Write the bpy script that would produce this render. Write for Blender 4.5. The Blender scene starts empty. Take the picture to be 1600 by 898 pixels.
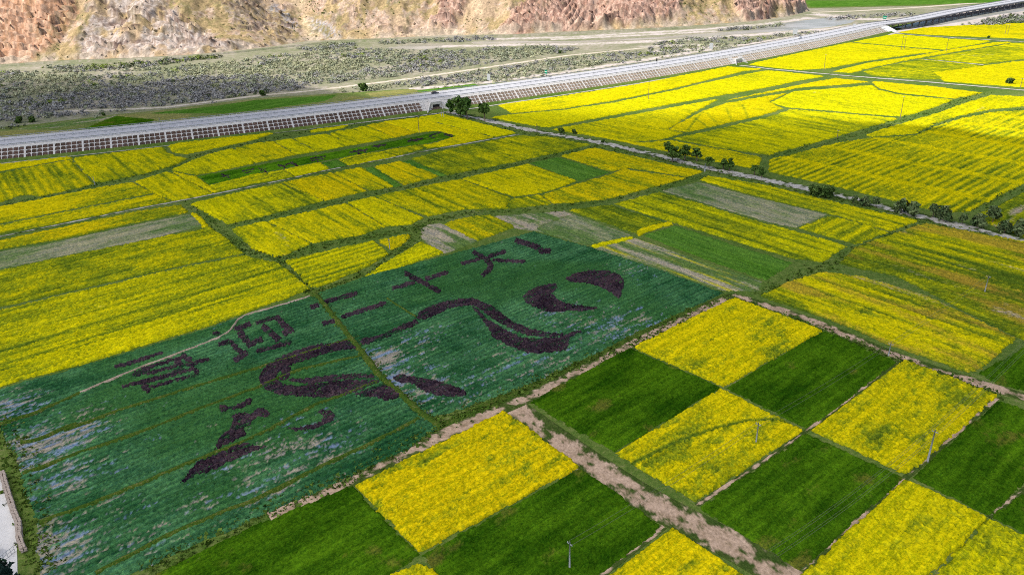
import bpy, math, random
import numpy as np
from mathutils import Matrix, Vector
random.seed(7)
RNG = np.random.default_rng(11)
scene = bpy.context.scene
col = scene.collection

# ------------------------------------------------------------------ camera
CAM_H = 95.0                       # drone height above the fields, metres
FPX, PITCH, ROLL = 1180.0, math.radians(25.0), math.radians(-1.8)
cam_data = bpy.data.cameras.new('camera')
cam_data.sensor_width = 36.0
cam_data.lens = FPX / 1600.0 * 36.0
cam_data.clip_start, cam_data.clip_end = 1.0, 12000.0
cam = bpy.data.objects.new('camera', cam_data)
col.objects.link(cam)
_U = Vector((0, math.sin(PITCH), math.cos(PITCH)))
_F = Vector((0, math.cos(PITCH), -math.sin(PITCH)))
_R = Vector((1, 0, 0))
_right = math.cos(ROLL) * _R + math.sin(ROLL) * _U
_up = -math.sin(ROLL) * _R + math.cos(ROLL) * _U
_m = Matrix((( _right.x, _up.x, -_F.x, 0), (_right.y, _up.y, -_F.y, 0), (_right.z, _up.z, -_F.z, CAM_H), (0, 0, 0, 1)))
cam.matrix_world = _m
scene.camera = cam

# ------------------------------------------------------------------ light
SUN_EL = math.radians(52.0)
_h = Vector((-0.97, -0.25)).normalized()
SUN = Vector((_h.x * math.cos(SUN_EL), _h.y * math.cos(SUN_EL), math.sin(SUN_EL)))
world = bpy.data.worlds.new('World')
scene.world = world
world.use_nodes = True
wn = world.node_tree
wn.nodes.clear()
sky = wn.nodes.new('ShaderNodeTexSky')
sky.sky_type = 'NISHITA'
sky.sun_disc = False
sky.sun_elevation = SUN_EL
sky.sun_rotation = math.atan2(SUN.x, SUN.y)
sky.altitude = 3500
bg = wn.nodes.new('ShaderNodeBackground')
bg.inputs['Strength'].default_value = 0.11
wo = wn.nodes.new('ShaderNodeOutputWorld')
wn.links.new(sky.outputs[0], bg.inputs[0])
wn.links.new(bg.outputs[0], wo.inputs[0])
sun_data = bpy.data.lights.new('sun', 'SUN')
sun_data.energy = 4.9
sun_data.angle = math.radians(0.53)
sun_data.color = (1.0, 0.95, 0.87)
sun = bpy.data.objects.new('sun', sun_data)
sun.rotation_euler = (-SUN).to_track_quat('-Z', 'Y').to_euler()
sun.location = (0, 0, 900)
col.objects.link(sun)
scene.view_settings.view_transform = 'Standard'
scene.view_settings.look = 'None'
scene.view_settings.gamma = 1.0
scene.view_settings.exposure = 0.55
scene.cycles.max_bounces = 6
scene.cycles.transparent_max_bounces = 8
scene.cycles.filter_width = 1.0
scene.cycles.use_denoising = False        # keep the leaf grain of the fields

# ------------------------------------------------------------------ helpers
def at(px, py, z=0.0):
    """photo pixel (1600 x 898) -> point on the horizontal plane at height z"""
    x = (px - 800.0) / FPX
    y = -(py - 449.0) / FPX
    c, s = math.cos(ROLL), math.sin(ROLL)
    x, y = c * x - s * y, s * x + c * y
    dy = math.cos(PITCH) + y * math.sin(PITCH)
    dz = -math.sin(PITCH) + y * math.cos(PITCH)
    t = (z - CAM_H) / dz
    return np.array([x * t, dy * t])
def ats(pts, z=0.0):
    return np.array([at(a, b, z) for a, b in pts])
def to_px(X, Y, Z):
    zc = Y * math.cos(PITCH) - (Z - CAM_H) * math.sin(PITCH)
    yc = Y * math.sin(PITCH) + (Z - CAM_H) * math.cos(PITCH)
    x, y = X / zc, yc / zc
    c, s = math.cos(ROLL), -math.sin(ROLL)
    x, y = c * x - s * y, s * x + c * y
    return 800.0 + FPX * x, 449.0 - FPX * y

def _hash(ix, iy, seed):
    h = (ix.astype(np.int64) * 374761393 + iy.astype(np.int64) * 668265263 + seed * 974711) & 0xffffffff
    h = ((h ^ (h >> 13)) * 1274126177) & 0xffffffff
    h = h ^ (h >> 16)
    return (h & 0xffff) / 65535.0
def vnoise(x, y, seed=0):
    ix, iy = np.floor(x), np.floor(y)
    fx, fy = x - ix, y - iy
    fx = fx * fx * (3 - 2 * fx); fy = fy * fy * (3 - 2 * fy)
    a = _hash(ix, iy, seed); b = _hash(ix + 1, iy, seed)
    c = _hash(ix, iy + 1, seed); d = _hash(ix + 1, iy + 1, seed)
    return a + (b - a) * fx + (c - a) * fy + (a - b - c + d) * fx * fy
def fbm(x, y, seed=0, n=4):
    s, a, t = 0.0, 0.5, 0.0
    for k in range(n):
        s = s + a * vnoise(x * 2 ** k + 17.3 * k, y * 2 ** k - 9.1 * k, seed + k)
        t += a; a *= 0.5
    return s / t
def ridge(x, y, seed=0, n=4):
    s, a, t = 0.0, 0.5, 0.0
    for k in range(n):
        s = s + a * (1 - np.abs(2 * vnoise(x * 2 ** k + 5.7 * k, y * 2 ** k + 3.3 * k, seed + k) - 1))
        t += a; a *= 0.5
    return s / t
def smooth(a, b, x):
    t = np.clip((x - a) / (b - a), 0, 1)
    return t * t * (3 - 2 * t)
def pip(X, Y, poly):
    inside = np.zeros(X.shape, bool)
    n = len(poly)
    for i in range(n):
        x0, y0 = poly[i]; x1, y1 = poly[(i + 1) % n]
        if y0 == y1: continue
        c = ((y0 > Y) != (y1 > Y)) & (X < (x1 - x0) * (Y - y0) / (y1 - y0) + x0)
        inside ^= c
    return inside
def dist_poly(X, Y, pts, closed=False):
    best = np.full(X.shape, 1e9)
    n = len(pts)
    for i in range(n if closed else n - 1):
        ax, ay = pts[i]; bx, by = pts[(i + 1) % n]
        dx, dy = bx - ax, by - ay
        t = np.clip(((X - ax) * dx + (Y - ay) * dy) / (dx * dx + dy * dy + 1e-9), 0, 1)
        best = np.minimum(best, np.hypot(X - ax - t * dx, Y - ay - t * dy))
    return best
def mix(a, b, t):
    a = np.asarray(a, float); b = np.asarray(b, float)
    t = np.asarray(t, float)[..., None]
    return a + (b - a) * t

def tag(o, label=None, cat=None, group=None, kind=None):
    if label: o['label'] = label
    if cat: o['category'] = cat
    if group: o['group'] = group
    if kind: o['kind'] = kind
    return o
def empty(name, loc, rz=0.0):
    o = bpy.data.objects.new(name, None)
    o.location = loc; o.rotation_euler = (0, 0, rz); o.empty_display_size = 0.5
    col.objects.link(o)
    return o
def link(name, me, mat, parent=None, loc=None):
    o = bpy.data.objects.new(name, me)
    if mat is not None and not me.materials: me.materials.append(mat)
    if loc is not None: o.location = loc
    if parent is not None: o.parent = parent
    col.objects.link(o)
    return o
def np_mesh(name, V, faces, colors=None, smooth_shade=False):
    """V: (n,3); faces: (m,3) or (m,4) int array"""
    V = np.asarray(V, np.float32); faces = np.asarray(faces, np.int32)
    me = bpy.data.meshes.new(name)
    k = faces.shape[1]
    me.vertices.add(len(V)); me.vertices.foreach_set('co', V.ravel())
    me.loops.add(faces.size); me.loops.foreach_set('vertex_index', faces.ravel())
    me.polygons.add(len(faces))
    me.polygons.foreach_set('loop_start', np.arange(0, faces.size, k, dtype=np.int32))
    if smooth_shade: me.polygons.foreach_set('use_smooth', np.ones(len(faces), bool))
    me.update(calc_edges=True)
    if colors is not None:
        at_ = me.color_attributes.new('tint', 'FLOAT_COLOR', 'POINT')
        c4 = np.ones((len(V), 4), np.float32); c4[:, :3] = colors
        at_.data.foreach_set('color', c4.ravel())
    return me
class MB:
    """collects boxes, tubes and strips into one mesh"""
    def __init__(s): s.v = []; s.f = []
    def add(s, vs, fs):
        b = len(s.v); s.v += [tuple(map(float, v)) for v in vs]; s.f += [tuple(b + i for i in f) for f in fs]
        return s
    def box(s, lo, hi):
        x0, y0, z0 = lo; x1, y1, z1 = hi
        return s.add([(x0,y0,z0),(x1,y0,z0),(x1,y1,z0),(x0,y1,z0),(x0,y0,z1),(x1,y0,z1),(x1,y1,z1),(x0,y1,z1)],
                     [(0,3,2,1),(4,5,6,7),(0,1,5,4),(1,2,6,5),(2,3,7,6),(3,0,4,7)])
    def tube(s, pts, radii, n=8, cap=True):
        pts = [Vector(p) for p in pts]
        b = len(s.v)
        for i, p in enumerate(pts):
            d = (pts[min(i + 1, len(pts) - 1)] - pts[max(i - 1, 0)]).normalized()
            a = Vector((0, 0, 1)) if abs(d.z) < 0.9 else Vector((1, 0, 0))
            u = d.cross(a).normalized(); w = d.cross(u)
            for k in range(n):
                t = 2 * math.pi * k / n
                s.v.append(tuple(p + radii[i] * (math.cos(t) * u + math.sin(t) * w)))
        for i in range(len(pts) - 1):
            for k in range(n):
                k2 = (k + 1) % n
                s.f.append((b + i*n + k, b + i*n + k2, b + (i+1)*n + k2, b + (i+1)*n + k))
        if cap:
            s.f.append(tuple(b + k for k in range(n)))
            s.f.append(tuple(b + (len(pts)-1)*n + k for k in reversed(range(n))))
        return s
    def mesh(s, name, smooth_shade=False):
        me = bpy.data.meshes.new(name)
        me.from_pydata(s.v, [], s.f); me.update()
        if smooth_shade:
            for p in me.polygons: p.use_smooth = True
        return me
    def build(s, name, mat, parent=None, loc=None, smooth_shade=False):
        return link(name, s.mesh(name, smooth_shade), mat, parent, loc)

# ------------------------------------------------------------------ materials
def new_mat(name, rough=0.85, spec=0.15):
    m = bpy.data.materials.new(name); m.use_nodes = True
    nt = m.node_tree
    b = nt.nodes['Principled BSDF']
    b.inputs['Roughness'].default_value = rough
    b.inputs['Specular IOR Level'].default_value = spec
    return m, nt, b
def noise_node(nt, scale, detail=4, rough=0.6, coords='Object', scl=None, rot=None):
    tc = nt.nodes.new('ShaderNodeTexCoord')
    n = nt.nodes.new('ShaderNodeTexNoise')
    n.inputs['Scale'].default_value = scale
    n.inputs['Detail'].default_value = detail
    n.inputs['Roughness'].default_value = rough
    src = tc.outputs[coords]
    if scl or rot:
        mp = nt.nodes.new('ShaderNodeMapping')
        if scl: mp.inputs['Scale'].default_value = scl
        if rot: mp.inputs['Rotation'].default_value = rot
        nt.links.new(src, mp.inputs[0]); src = mp.outputs[0]
    nt.links.new(src, n.inputs['Vector'])
    return n
def ramp_node(nt, fac, stops):
    r = nt.nodes.new('ShaderNodeValToRGB')
    e = r.color_ramp.elements
    while len(e) < len(stops): e.new(0.5)
    for i, (p, c) in enumerate(stops):
        e[i].position = p; e[i].color = (*c, 1)
    nt.links.new(fac, r.inputs[0])
    return r
def tint_mat(name, scale=1.5, lo=0.7, hi=1.25, rough=0.9, spec=0.0, speck=0.0, speck_scale=2.4):
    """colour of the plants comes from the mesh attribute; fine leaf-scale variation is procedural"""
    m, nt, b = new_mat(name, rough, spec)
    a = nt.nodes.new('ShaderNodeAttribute'); a.attribute_name = 'tint'
    n = noise_node(nt, scale, 3, 0.7)
    mr = nt.nodes.new('ShaderNodeMapRange')
    mr.inputs[1].default_value = 0.3; mr.inputs[2].default_value = 0.7
    mr.inputs[3].default_value = lo; mr.inputs[4].default_value = hi
    nt.links.new(n.outputs[0], mr.inputs[0])
    mx = nt.nodes.new('ShaderNodeVectorMath'); mx.operation = 'SCALE'
    nt.links.new(a.outputs['Color'], mx.inputs[0]); nt.links.new(mr.outputs[0], mx.inputs['Scale'])
    out = mx.outputs[0]
    if speck > 0:                                   # gaps between plants: stems and leaves show
        n2a = noise_node(nt, speck_scale, 4, 0.75)
        n2b = noise_node(nt, 1.0, 4, 0.7, scl=(0.10, 1.3, 1.0))      # drill rows: x runs along the rows of every plot
        n2 = nt.nodes.new('ShaderNodeMix'); n2.data_type = 'FLOAT'; n2.inputs[0].default_value = 0.42
        nt.links.new(n2a.outputs[0], n2.inputs[2]); nt.links.new(n2b.outputs[0], n2.inputs[3])
        m2 = nt.nodes.new('ShaderNodeMapRange')
        m2.inputs[1].default_value = 0.43; m2.inputs[2].default_value = 0.57; m2.inputs[3].default_value = speck; m2.inputs[4].default_value = 0.0
        nt.links.new(n2.outputs[0], m2.inputs[0])
        dk = nt.nodes.new('ShaderNodeVectorMath'); dk.operation = 'MULTIPLY'
        dk.inputs[1].default_value = (0.34, 0.47, 0.7)
        nt.links.new(out, dk.inputs[0])
        mi = nt.nodes.new('ShaderNodeMix'); mi.data_type = 'VECTOR'
        nt.links.new(m2.outputs[0], mi.inputs[0]); nt.links.new(out, mi.inputs[4]); nt.links.new(dk.outputs[0], mi.inputs[5])
        out = mi.outputs[1]
    nt.links.new(out, b.inputs['Base Color'])
    return m
def noisy_mat(name, stops, scale, detail=5, rough=0.9, scl=None, spec=0.1, bump=0.0, nrough=0.6):
    m, nt, b = new_mat(name, rough, spec)
    n = noise_node(nt, scale, detail, nrough, scl=scl)
    r = ramp_node(nt, n.outputs[0], stops)
    nt.links.new(r.outputs[0], b.inputs['Base Color'])
    if bump:
        bp = nt.nodes.new('ShaderNodeBump'); bp.inputs['Strength'].default_value = bump
        nt.links.new(n.outputs[0], bp.inputs['Height']); nt.links.new(bp.outputs[0], b.inputs['Normal'])
    return m
def two_noise_mat(name, stops, sc1, sc2, w=0.5, rough=0.95, spec=0.05):
    m, nt, b = new_mat(name, rough, spec)
    n1 = noise_node(nt, sc1, 6, 0.65); n2 = noise_node(nt, sc2, 5, 0.7)
    mxn = nt.nodes.new('ShaderNodeMix'); mxn.data_type = 'FLOAT'; mxn.inputs[0].default_value = w
    nt.links.new(n1.outputs[0], mxn.inputs[2]); nt.links.new(n2.outputs[0], mxn.inputs[3])
    r = ramp_node(nt, mxn.outputs[0], stops)
    nt.links.new(r.outputs[0], b.inputs['Base Color'])
    return m
M = {}
M['crop'] = tint_mat('crop', 1.1, 0.74, 1.26, speck=0.85)
M['track'] = tint_mat('track', 1.4, 0.75, 1.2)
M['foliage'] = tint_mat('foliage', 0.9, 0.6, 1.35)
M['rock'] = tint_mat('rock', 0.5, 0.62, 1.3, 0.95)
M['ground'] = two_noise_mat('ground', [(0.32, (0.034, 0.076, 0.011)), (0.46, (0.068, 0.118, 0.018)), (0.56, (0.115, 0.155, 0.034)), (0.68, (0.20, 0.18, 0.08)), (0.80, (0.32, 0.26, 0.17))], 0.05, 0.9, 0.6)
M['sand'] = two_noise_mat('sand', [(0.36, (0.13, 0.155, 0.075)), (0.46, (0.19, 0.195, 0.115)), (0.54, (0.26, 0.24, 0.175)), (0.63, (0.38, 0.33, 0.28)), (0.75, (0.30, 0.28, 0.27))], 0.016, 0.22, 0.5)
M['bar'] = two_noise_mat('bar', [(0.34, (0.30, 0.27, 0.22)), (0.5, (0.44, 0.385, 0.35)), (0.66, (0.54, 0.48, 0.45))], 0.03, 0.4, 0.5)
M['dirt'] = two_noise_mat('dirt', [(0.30, (0.10, 0.10, 0.045)), (0.42, (0.27, 0.20, 0.14)), (0.55, (0.42, 0.32, 0.25)), (0.75, (0.55, 0.45, 0.37))], 0.25, 1.8, 0.5)
M['gravel'] = noisy_mat('gravel', [(0.3, (0.20, 0.19, 0.16)), (0.5, (0.36, 0.34, 0.30)), (0.7, (0.52, 0.49, 0.45))], 0.6, 6)
M['water'] = noisy_mat('water', [(0.35, (0.22, 0.215, 0.17)), (0.5, (0.29, 0.28, 0.24)), (0.62, (0.38, 0.36, 0.33))], 0.05, 5, rough=0.35, spec=0.3, scl=(0.35, 1.0, 1.0))
M['asphalt'] = noisy_mat('asphalt', [(0.35, (0.36, 0.36, 0.385)), (0.65, (0.43, 0.43, 0.45))], 0.15, 6, scl=(1, 1, 1))
M['concrete'] = noisy_mat('concrete', [(0.3, (0.40, 0.38, 0.37)), (0.7, (0.55, 0.53, 0.51))], 0.5, 5)
M['girder'] = noisy_mat('girder', [(0.3, (0.20, 0.19, 0.20)), (0.7, (0.30, 0.29, 0.30))], 0.3, 5)
M['paint'] = noisy_mat('paint', [(0.3, (0.66, 0.66, 0.65)), (0.7, (0.80, 0.80, 0.79))], 2.0, 3)
M['soil'] = two_noise_mat('soil', [(0.3, (0.035, 0.045, 0.018)), (0.48, (0.10, 0.065, 0.05)), (0.62, (0.20, 0.12, 0.095)), (0.8, (0.27, 0.19, 0.14))], 0.05, 1.4, 0.65)
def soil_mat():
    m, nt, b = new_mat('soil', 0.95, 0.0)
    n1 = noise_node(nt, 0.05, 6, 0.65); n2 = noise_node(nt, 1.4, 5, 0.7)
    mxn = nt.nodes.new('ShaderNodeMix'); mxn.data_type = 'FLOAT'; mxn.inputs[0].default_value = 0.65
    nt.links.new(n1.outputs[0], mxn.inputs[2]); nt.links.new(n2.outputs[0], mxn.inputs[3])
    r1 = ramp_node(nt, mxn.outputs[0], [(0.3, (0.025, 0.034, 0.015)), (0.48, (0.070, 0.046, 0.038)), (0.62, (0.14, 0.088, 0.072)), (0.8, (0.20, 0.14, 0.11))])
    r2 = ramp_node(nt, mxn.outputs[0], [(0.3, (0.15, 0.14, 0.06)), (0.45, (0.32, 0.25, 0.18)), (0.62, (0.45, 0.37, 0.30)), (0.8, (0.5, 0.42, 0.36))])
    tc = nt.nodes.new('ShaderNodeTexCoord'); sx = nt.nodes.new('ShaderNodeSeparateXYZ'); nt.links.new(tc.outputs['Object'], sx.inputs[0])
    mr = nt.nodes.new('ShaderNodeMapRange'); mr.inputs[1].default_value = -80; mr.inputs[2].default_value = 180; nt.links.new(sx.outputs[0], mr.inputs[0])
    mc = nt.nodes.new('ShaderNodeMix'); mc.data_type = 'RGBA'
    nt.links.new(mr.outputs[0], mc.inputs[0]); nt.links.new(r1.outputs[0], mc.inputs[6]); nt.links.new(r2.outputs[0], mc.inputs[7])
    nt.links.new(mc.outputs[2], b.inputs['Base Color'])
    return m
M['soil'] = soil_mat()          # dark soil at the left, turning pale tan towards the bridge
M['bark'] = noisy_mat('bark', [(0.3, (0.08, 0.06, 0.045)), (0.7, (0.17, 0.13, 0.10))], 3.0, 5)
M['pole'] = noisy_mat('pole', [(0.3, (0.20, 0.21, 0.215)), (0.7, (0.30, 0.31, 0.315))], 1.5, 4)
M['pole_brown'] = noisy_mat('pole_brown', [(0.3, (0.10, 0.075, 0.055)), (0.7, (0.18, 0.14, 0.11))], 1.5, 4)
M['metal'] = noisy_mat('metal', [(0.3, (0.28, 0.29, 0.30)), (0.7, (0.38, 0.39, 0.40))], 1.5, 4, rough=0.5)
M['wire'] = noisy_mat('wire', [(0.3, (0.09, 0.10, 0.07)), (0.7, (0.14, 0.15, 0.10))], 1.0, 2, rough=0.6)
M['sign_green'] = noisy_mat('sign_green', [(0.3, (0.004, 0.15, 0.085)), (0.7, (0.006, 0.19, 0.11))], 1.0, 2, rough=0.5)
M['dark'] = noisy_mat('dark', [(0.3, (0.012, 0.012, 0.014)), (0.7, (0.025, 0.025, 0.028))], 1.0, 2, rough=0.6)
M['car_dark'] = noisy_mat('car_dark', [(0.3, (0.02, 0.022, 0.035)), (0.7, (0.03, 0.032, 0.05))], 0.8, 2, rough=0.25, spec=0.5)
M['car_white'] = noisy_mat('car_white', [(0.3, (0.72, 0.72, 0.72)), (0.7, (0.80, 0.80, 0.80))], 0.8, 2, rough=0.25, spec=0.5)
M['glass'] = noisy_mat('glass', [(0.3, (0.02, 0.025, 0.03)), (0.7, (0.035, 0.04, 0.045))], 0.8, 2, rough=0.08, spec=0.6)
M['stone'] = two_noise_mat('stone', [(0.3, (0.22, 0.17, 0.13)), (0.5, (0.38, 0.31, 0.26)), (0.7, (0.52, 0.45, 0.40))], 0.8, 4.0, 0.5)
M['yard'] = two_noise_mat('yard', [(0.3, (0.50, 0.48, 0.46)), (0.7, (0.64, 0.62, 0.61))], 0.1, 1.5, 0.5)

# ------------------------------------------------------------------ cloud that shades the near fields
def build_cloud():
    ZC = 560.0
    off = np.array([SUN.x, SUN.y]) / SUN.z * ZC            # shadow -> cloud
    full = ats([(-300, 158), (0, 158), (250, 160), (430, 185), (600, 235), (800, 262), (1000, 262), (1200, 240), (1400, 275), (1600, 320), (1900, 360)])
    lit = ats([(-300, 112), (0, 112), (250, 112), (430, 118), (600, 140), (800, 150), (1000, 165), (1200, 165), (1400, 200), (1600, 225), (1900, 250)])
    gx = np.arange(-1500, 1500, 22.0); gy = np.arange(-1300, 900, 22.0)
    X, Y = np.meshgrid(gx, gy, indexing='ij')
    yf = np.interp(X, full[:, 0], full[:, 1]); yl = np.interp(X, lit[:, 0], lit[:, 1])
    d = 1 - smooth(0, 1, (Y - yf) / np.maximum(yl - yf, 25.0) + 0.35 * (fbm(X / 90, Y / 90, 5) - 0.5))
    rim = np.minimum(np.minimum(X + 1500, 1500 - X), Y + 1300)
    d = d * smooth(0, 200, rim)
    billow = ridge(X / 130, Y / 130, 9, 4)
    nx, ny = X.shape
    top = ZC + d * (60 + 90 * billow); bot = ZC - d * (10 + 18 * fbm(X / 70, Y / 70, 3))
    idx = np.arange(nx * ny).reshape(nx, ny)
    keep = (d[:-1, :-1] + d[1:, :-1] + d[1:, 1:] + d[:-1, 1:]) > 0.02
    q = np.stack([idx[:-1, :-1], idx[1:, :-1], idx[1:, 1:], idx[:-1, 1:]], -1)[keep]
    P = np.stack([X + off[0], Y + off[1], top], -1).reshape(-1, 3)
    P2 = np.stack([X + off[0], Y + off[1], bot - 1], -1).reshape(-1, 3)
    V = np.concatenate([P, P2]); Fc = np.concatenate([q, q[:, ::-1] + nx * ny])
    dens = np.concatenate([d.ravel(), d.ravel()])
    me = np_mesh('cloud', V, Fc, np.repeat(dens[:, None], 3, 1), True)
    m = bpy.data.materials.new('cloud'); m.use_nodes = True
    nt = m.node_tree; nt.nodes.clear()
    a = nt.nodes.new('ShaderNodeAttribute'); a.attribute_name = 'tint'
    tr = nt.nodes.new('ShaderNodeBsdfTransparent'); tl = nt.nodes.new('ShaderNodeBsdfTranslucent')
    tl.inputs[0].default_value = (0.97, 0.97, 0.97, 1)
    n = noise_node(nt, 0.01, 4)
    mu = nt.nodes.new('ShaderNodeMath'); mu.operation = 'MULTIPLY_ADD'
    mu.inputs[1].default_value = 0.3; mu.inputs[2].default_value = 0.5
    nt.links.new(n.outputs[0], mu.inputs[0])
    mm = nt.nodes.new('ShaderNodeMath'); mm.operation = 'MULTIPLY'; mm.use_clamp = True
    nt.links.new(a.outputs['Fac'], mm.inputs[0]); nt.links.new(mu.outputs[0], mm.inputs[1])
    ms = nt.nodes.new('ShaderNodeMixShader')
    nt.links.new(mm.outputs[0], ms.inputs[0]); nt.links.new(tr.outputs[0], ms.inputs[1]); nt.links.new(tl.outputs[0], ms.inputs[2])
    o = nt.nodes.new('ShaderNodeOutputMaterial'); nt.links.new(ms.outputs[0], o.inputs[0])
    c = link('cloud', me, m)
    tag(c, 'broad white cloud drifting above the near fields', 'cloud')
build_cloud()

# ------------------------------------------------------------------ terrain
def sheet(name, pts, z, mat, kind='structure', parent=None):
    """flat polygon, world xy points"""
    me = bpy.data.meshes.new(name)
    me.from_pydata([(float(x), float(y), z) for x, y in pts], [], [tuple(range(len(pts)))]); me.update()
    o = link(name, me, M[mat], parent)
    if kind: tag(o, kind=kind)
    return o
sheet('ground', [(-5000, -3000), (5000, -3000), (5000, 7000), (-5000, 7000)], 0.0, 'ground')

def densify(pts, step):
    out = []
    for i in range(len(pts) - 1):
        a, b = np.array(pts[i]), np.array(pts[i + 1])
        n = max(1, int(np.linalg.norm(b - a) / step))
        for k in range(n): out.append(a + (b - a) * k / n)
    out.append(np.array(pts[-1]))
    return np.array(out)
def smooth_line(pts, it=3):
    p = np.array(pts, float)
    for _ in range(it):
        q = p.copy()
        q[1:-1] = 0.25 * p[:-2] + 0.5 * p[1:-1] + 0.25 * p[2:]
        p = q
    return p
def resample(p, step):
    d = np.concatenate([[0], np.cumsum(np.linalg.norm(np.diff(p, axis=0), axis=1))])
    s = np.arange(0, d[-1], step)
    return np.stack([np.interp(s, d, p[:, 0]), np.interp(s, d, p[:, 1])], 1)
def strip(name, px, width, z, mat, wob=0.25, world=False, kind='structure', step=None, seed=1, green=None, rut=0.0, bias=0.0):
    """a track laid on the ground along a pixel line: worn middle or wheel ruts, broken grassy edges"""
    w = np.array(px, float) if world else ats(px)
    step = step or float(np.clip(np.linalg.norm(w, axis=1).min() / 400.0, 0.4, 1.6))
    p = densify(w, 4.0); p = smooth_line(p, 4); p = resample(p, step)
    t = np.gradient(p, axis=0); t /= np.linalg.norm(t, axis=1)[:, None] + 1e-9
    n = np.stack([-t[:, 1], t[:, 0]], 1)
    k = int(np.clip(width * 1.25 / 0.3, 9, 29))
    a = np.linspace(-1.25, 1.25, k)
    X = p[:, None, 0] + n[:, None, 0] * a[None] * width / 2; Y = p[:, None, 1] + n[:, None, 1] * a[None] * width / 2
    nz = fbm(X / 1.6, Y / 1.6, seed, 4); nb = fbm(X / 9.0, Y / 9.0, seed + 5, 3); W = RNG.random(X.shape)
    A = np.abs(a)[None] + 0 * X
    worn = 0.85 + bias - A + wob * 3.4 * (nz - 0.5) + wob * 2.4 * (nb - 0.5) + 0.25 * (W - 0.5)
    if rut: worn = worn - rut * (1 - smooth(0.0, 0.35, A)) + 0.1
    soil = {'gravel': ((0.30, 0.28, 0.24), (0.46, 0.43, 0.39)), 'dirt': ((0.26, 0.18, 0.115), (0.47, 0.335, 0.245)), 'sand': ((0.44, 0.38, 0.30), (0.56, 0.50, 0.43)), 'bar': ((0.40, 0.345, 0.315), (0.54, 0.48, 0.45))}[mat]
    g0, g1 = green or ((0.030, 0.060, 0.010), (0.080, 0.105, 0.026))
    c = mix(mix(g0, g1, np.clip(nz + 0.5 * (W - 0.5), 0, 1)), mix(soil[0], soil[1], np.clip(1.6 * nz - 0.3 + 0.6 * (W - 0.5), 0, 1)), smooth(0.0, 0.42, worn))
    Z = z + 0.10 * (1 - smooth(0.0, 0.4, worn)) * W * (A < 1.2)
    idx = np.arange(X.size).reshape(X.shape)
    q = np.stack([idx[:-1, 1:], idx[:-1, :-1], idx[1:, :-1], idx[1:, 1:]], -1).reshape(-1, 4)
    me = np_mesh(name, np.stack([X, Y, Z], -1).reshape(-1, 3), q, c.reshape(-1, 3))
    return tag(link(name, me, M['track']), kind=kind)

# ---- road reference line: foot of the near slope, as y = f(x)
_foot = ats([(0, 254), (200, 234), (400, 210), (600, 186), (800, 159), (1000, 129), (1200, 93), (1400, 49)])
_xs, _ys = _foot[:, 0], _foot[:, 1]
_near6 = ats([(1420, 36.5), (1500, 19.5), (1600, 2.5)], 6.4)
_sl = np.polyfit(_xs, _ys, 3)
def foot_xy(n=900, x0=-420.0, x1=372.0):
    x = np.linspace(x0, x1, n); return np.stack([x, np.polyval(_sl, x)], 1)
_f = foot_xy()
_t = np.gradient(_f, axis=0); _t /= np.linalg.norm(_t, axis=1)[:, None]
_n = np.stack([-_t[:, 1], _t[:, 0]], 1)
ROAD_Z, SLOPE_W, ROAD_W = 6.2, 8.6, 21.6
near_line = _f + _n * SLOPE_W
# carry the carriageway on over the bridge through three observed points of its near edge
br = np.concatenate([near_line[-1:], _near6, _near6[-1:] + (_near6[-1:] - _near6[-2:-1]) * 1.6])
br = smooth_line(densify(br, 6.0), 12)
road_near = np.concatenate([near_line, br[1:]])
road_near = np.concatenate([smooth_line(road_near[::3], 2)])
road_near = smooth_line(resample(road_near, 4.0), 20)
rt = np.gradient(road_near, axis=0); rt /= np.linalg.norm(rt, axis=1)[:, None]
rn = np.stack([-rt[:, 1], rt[:, 0]], 1)
_joint = int(np.argmin(np.linalg.norm(road_near - near_line[-1], axis=1)))   # abutment

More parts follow.
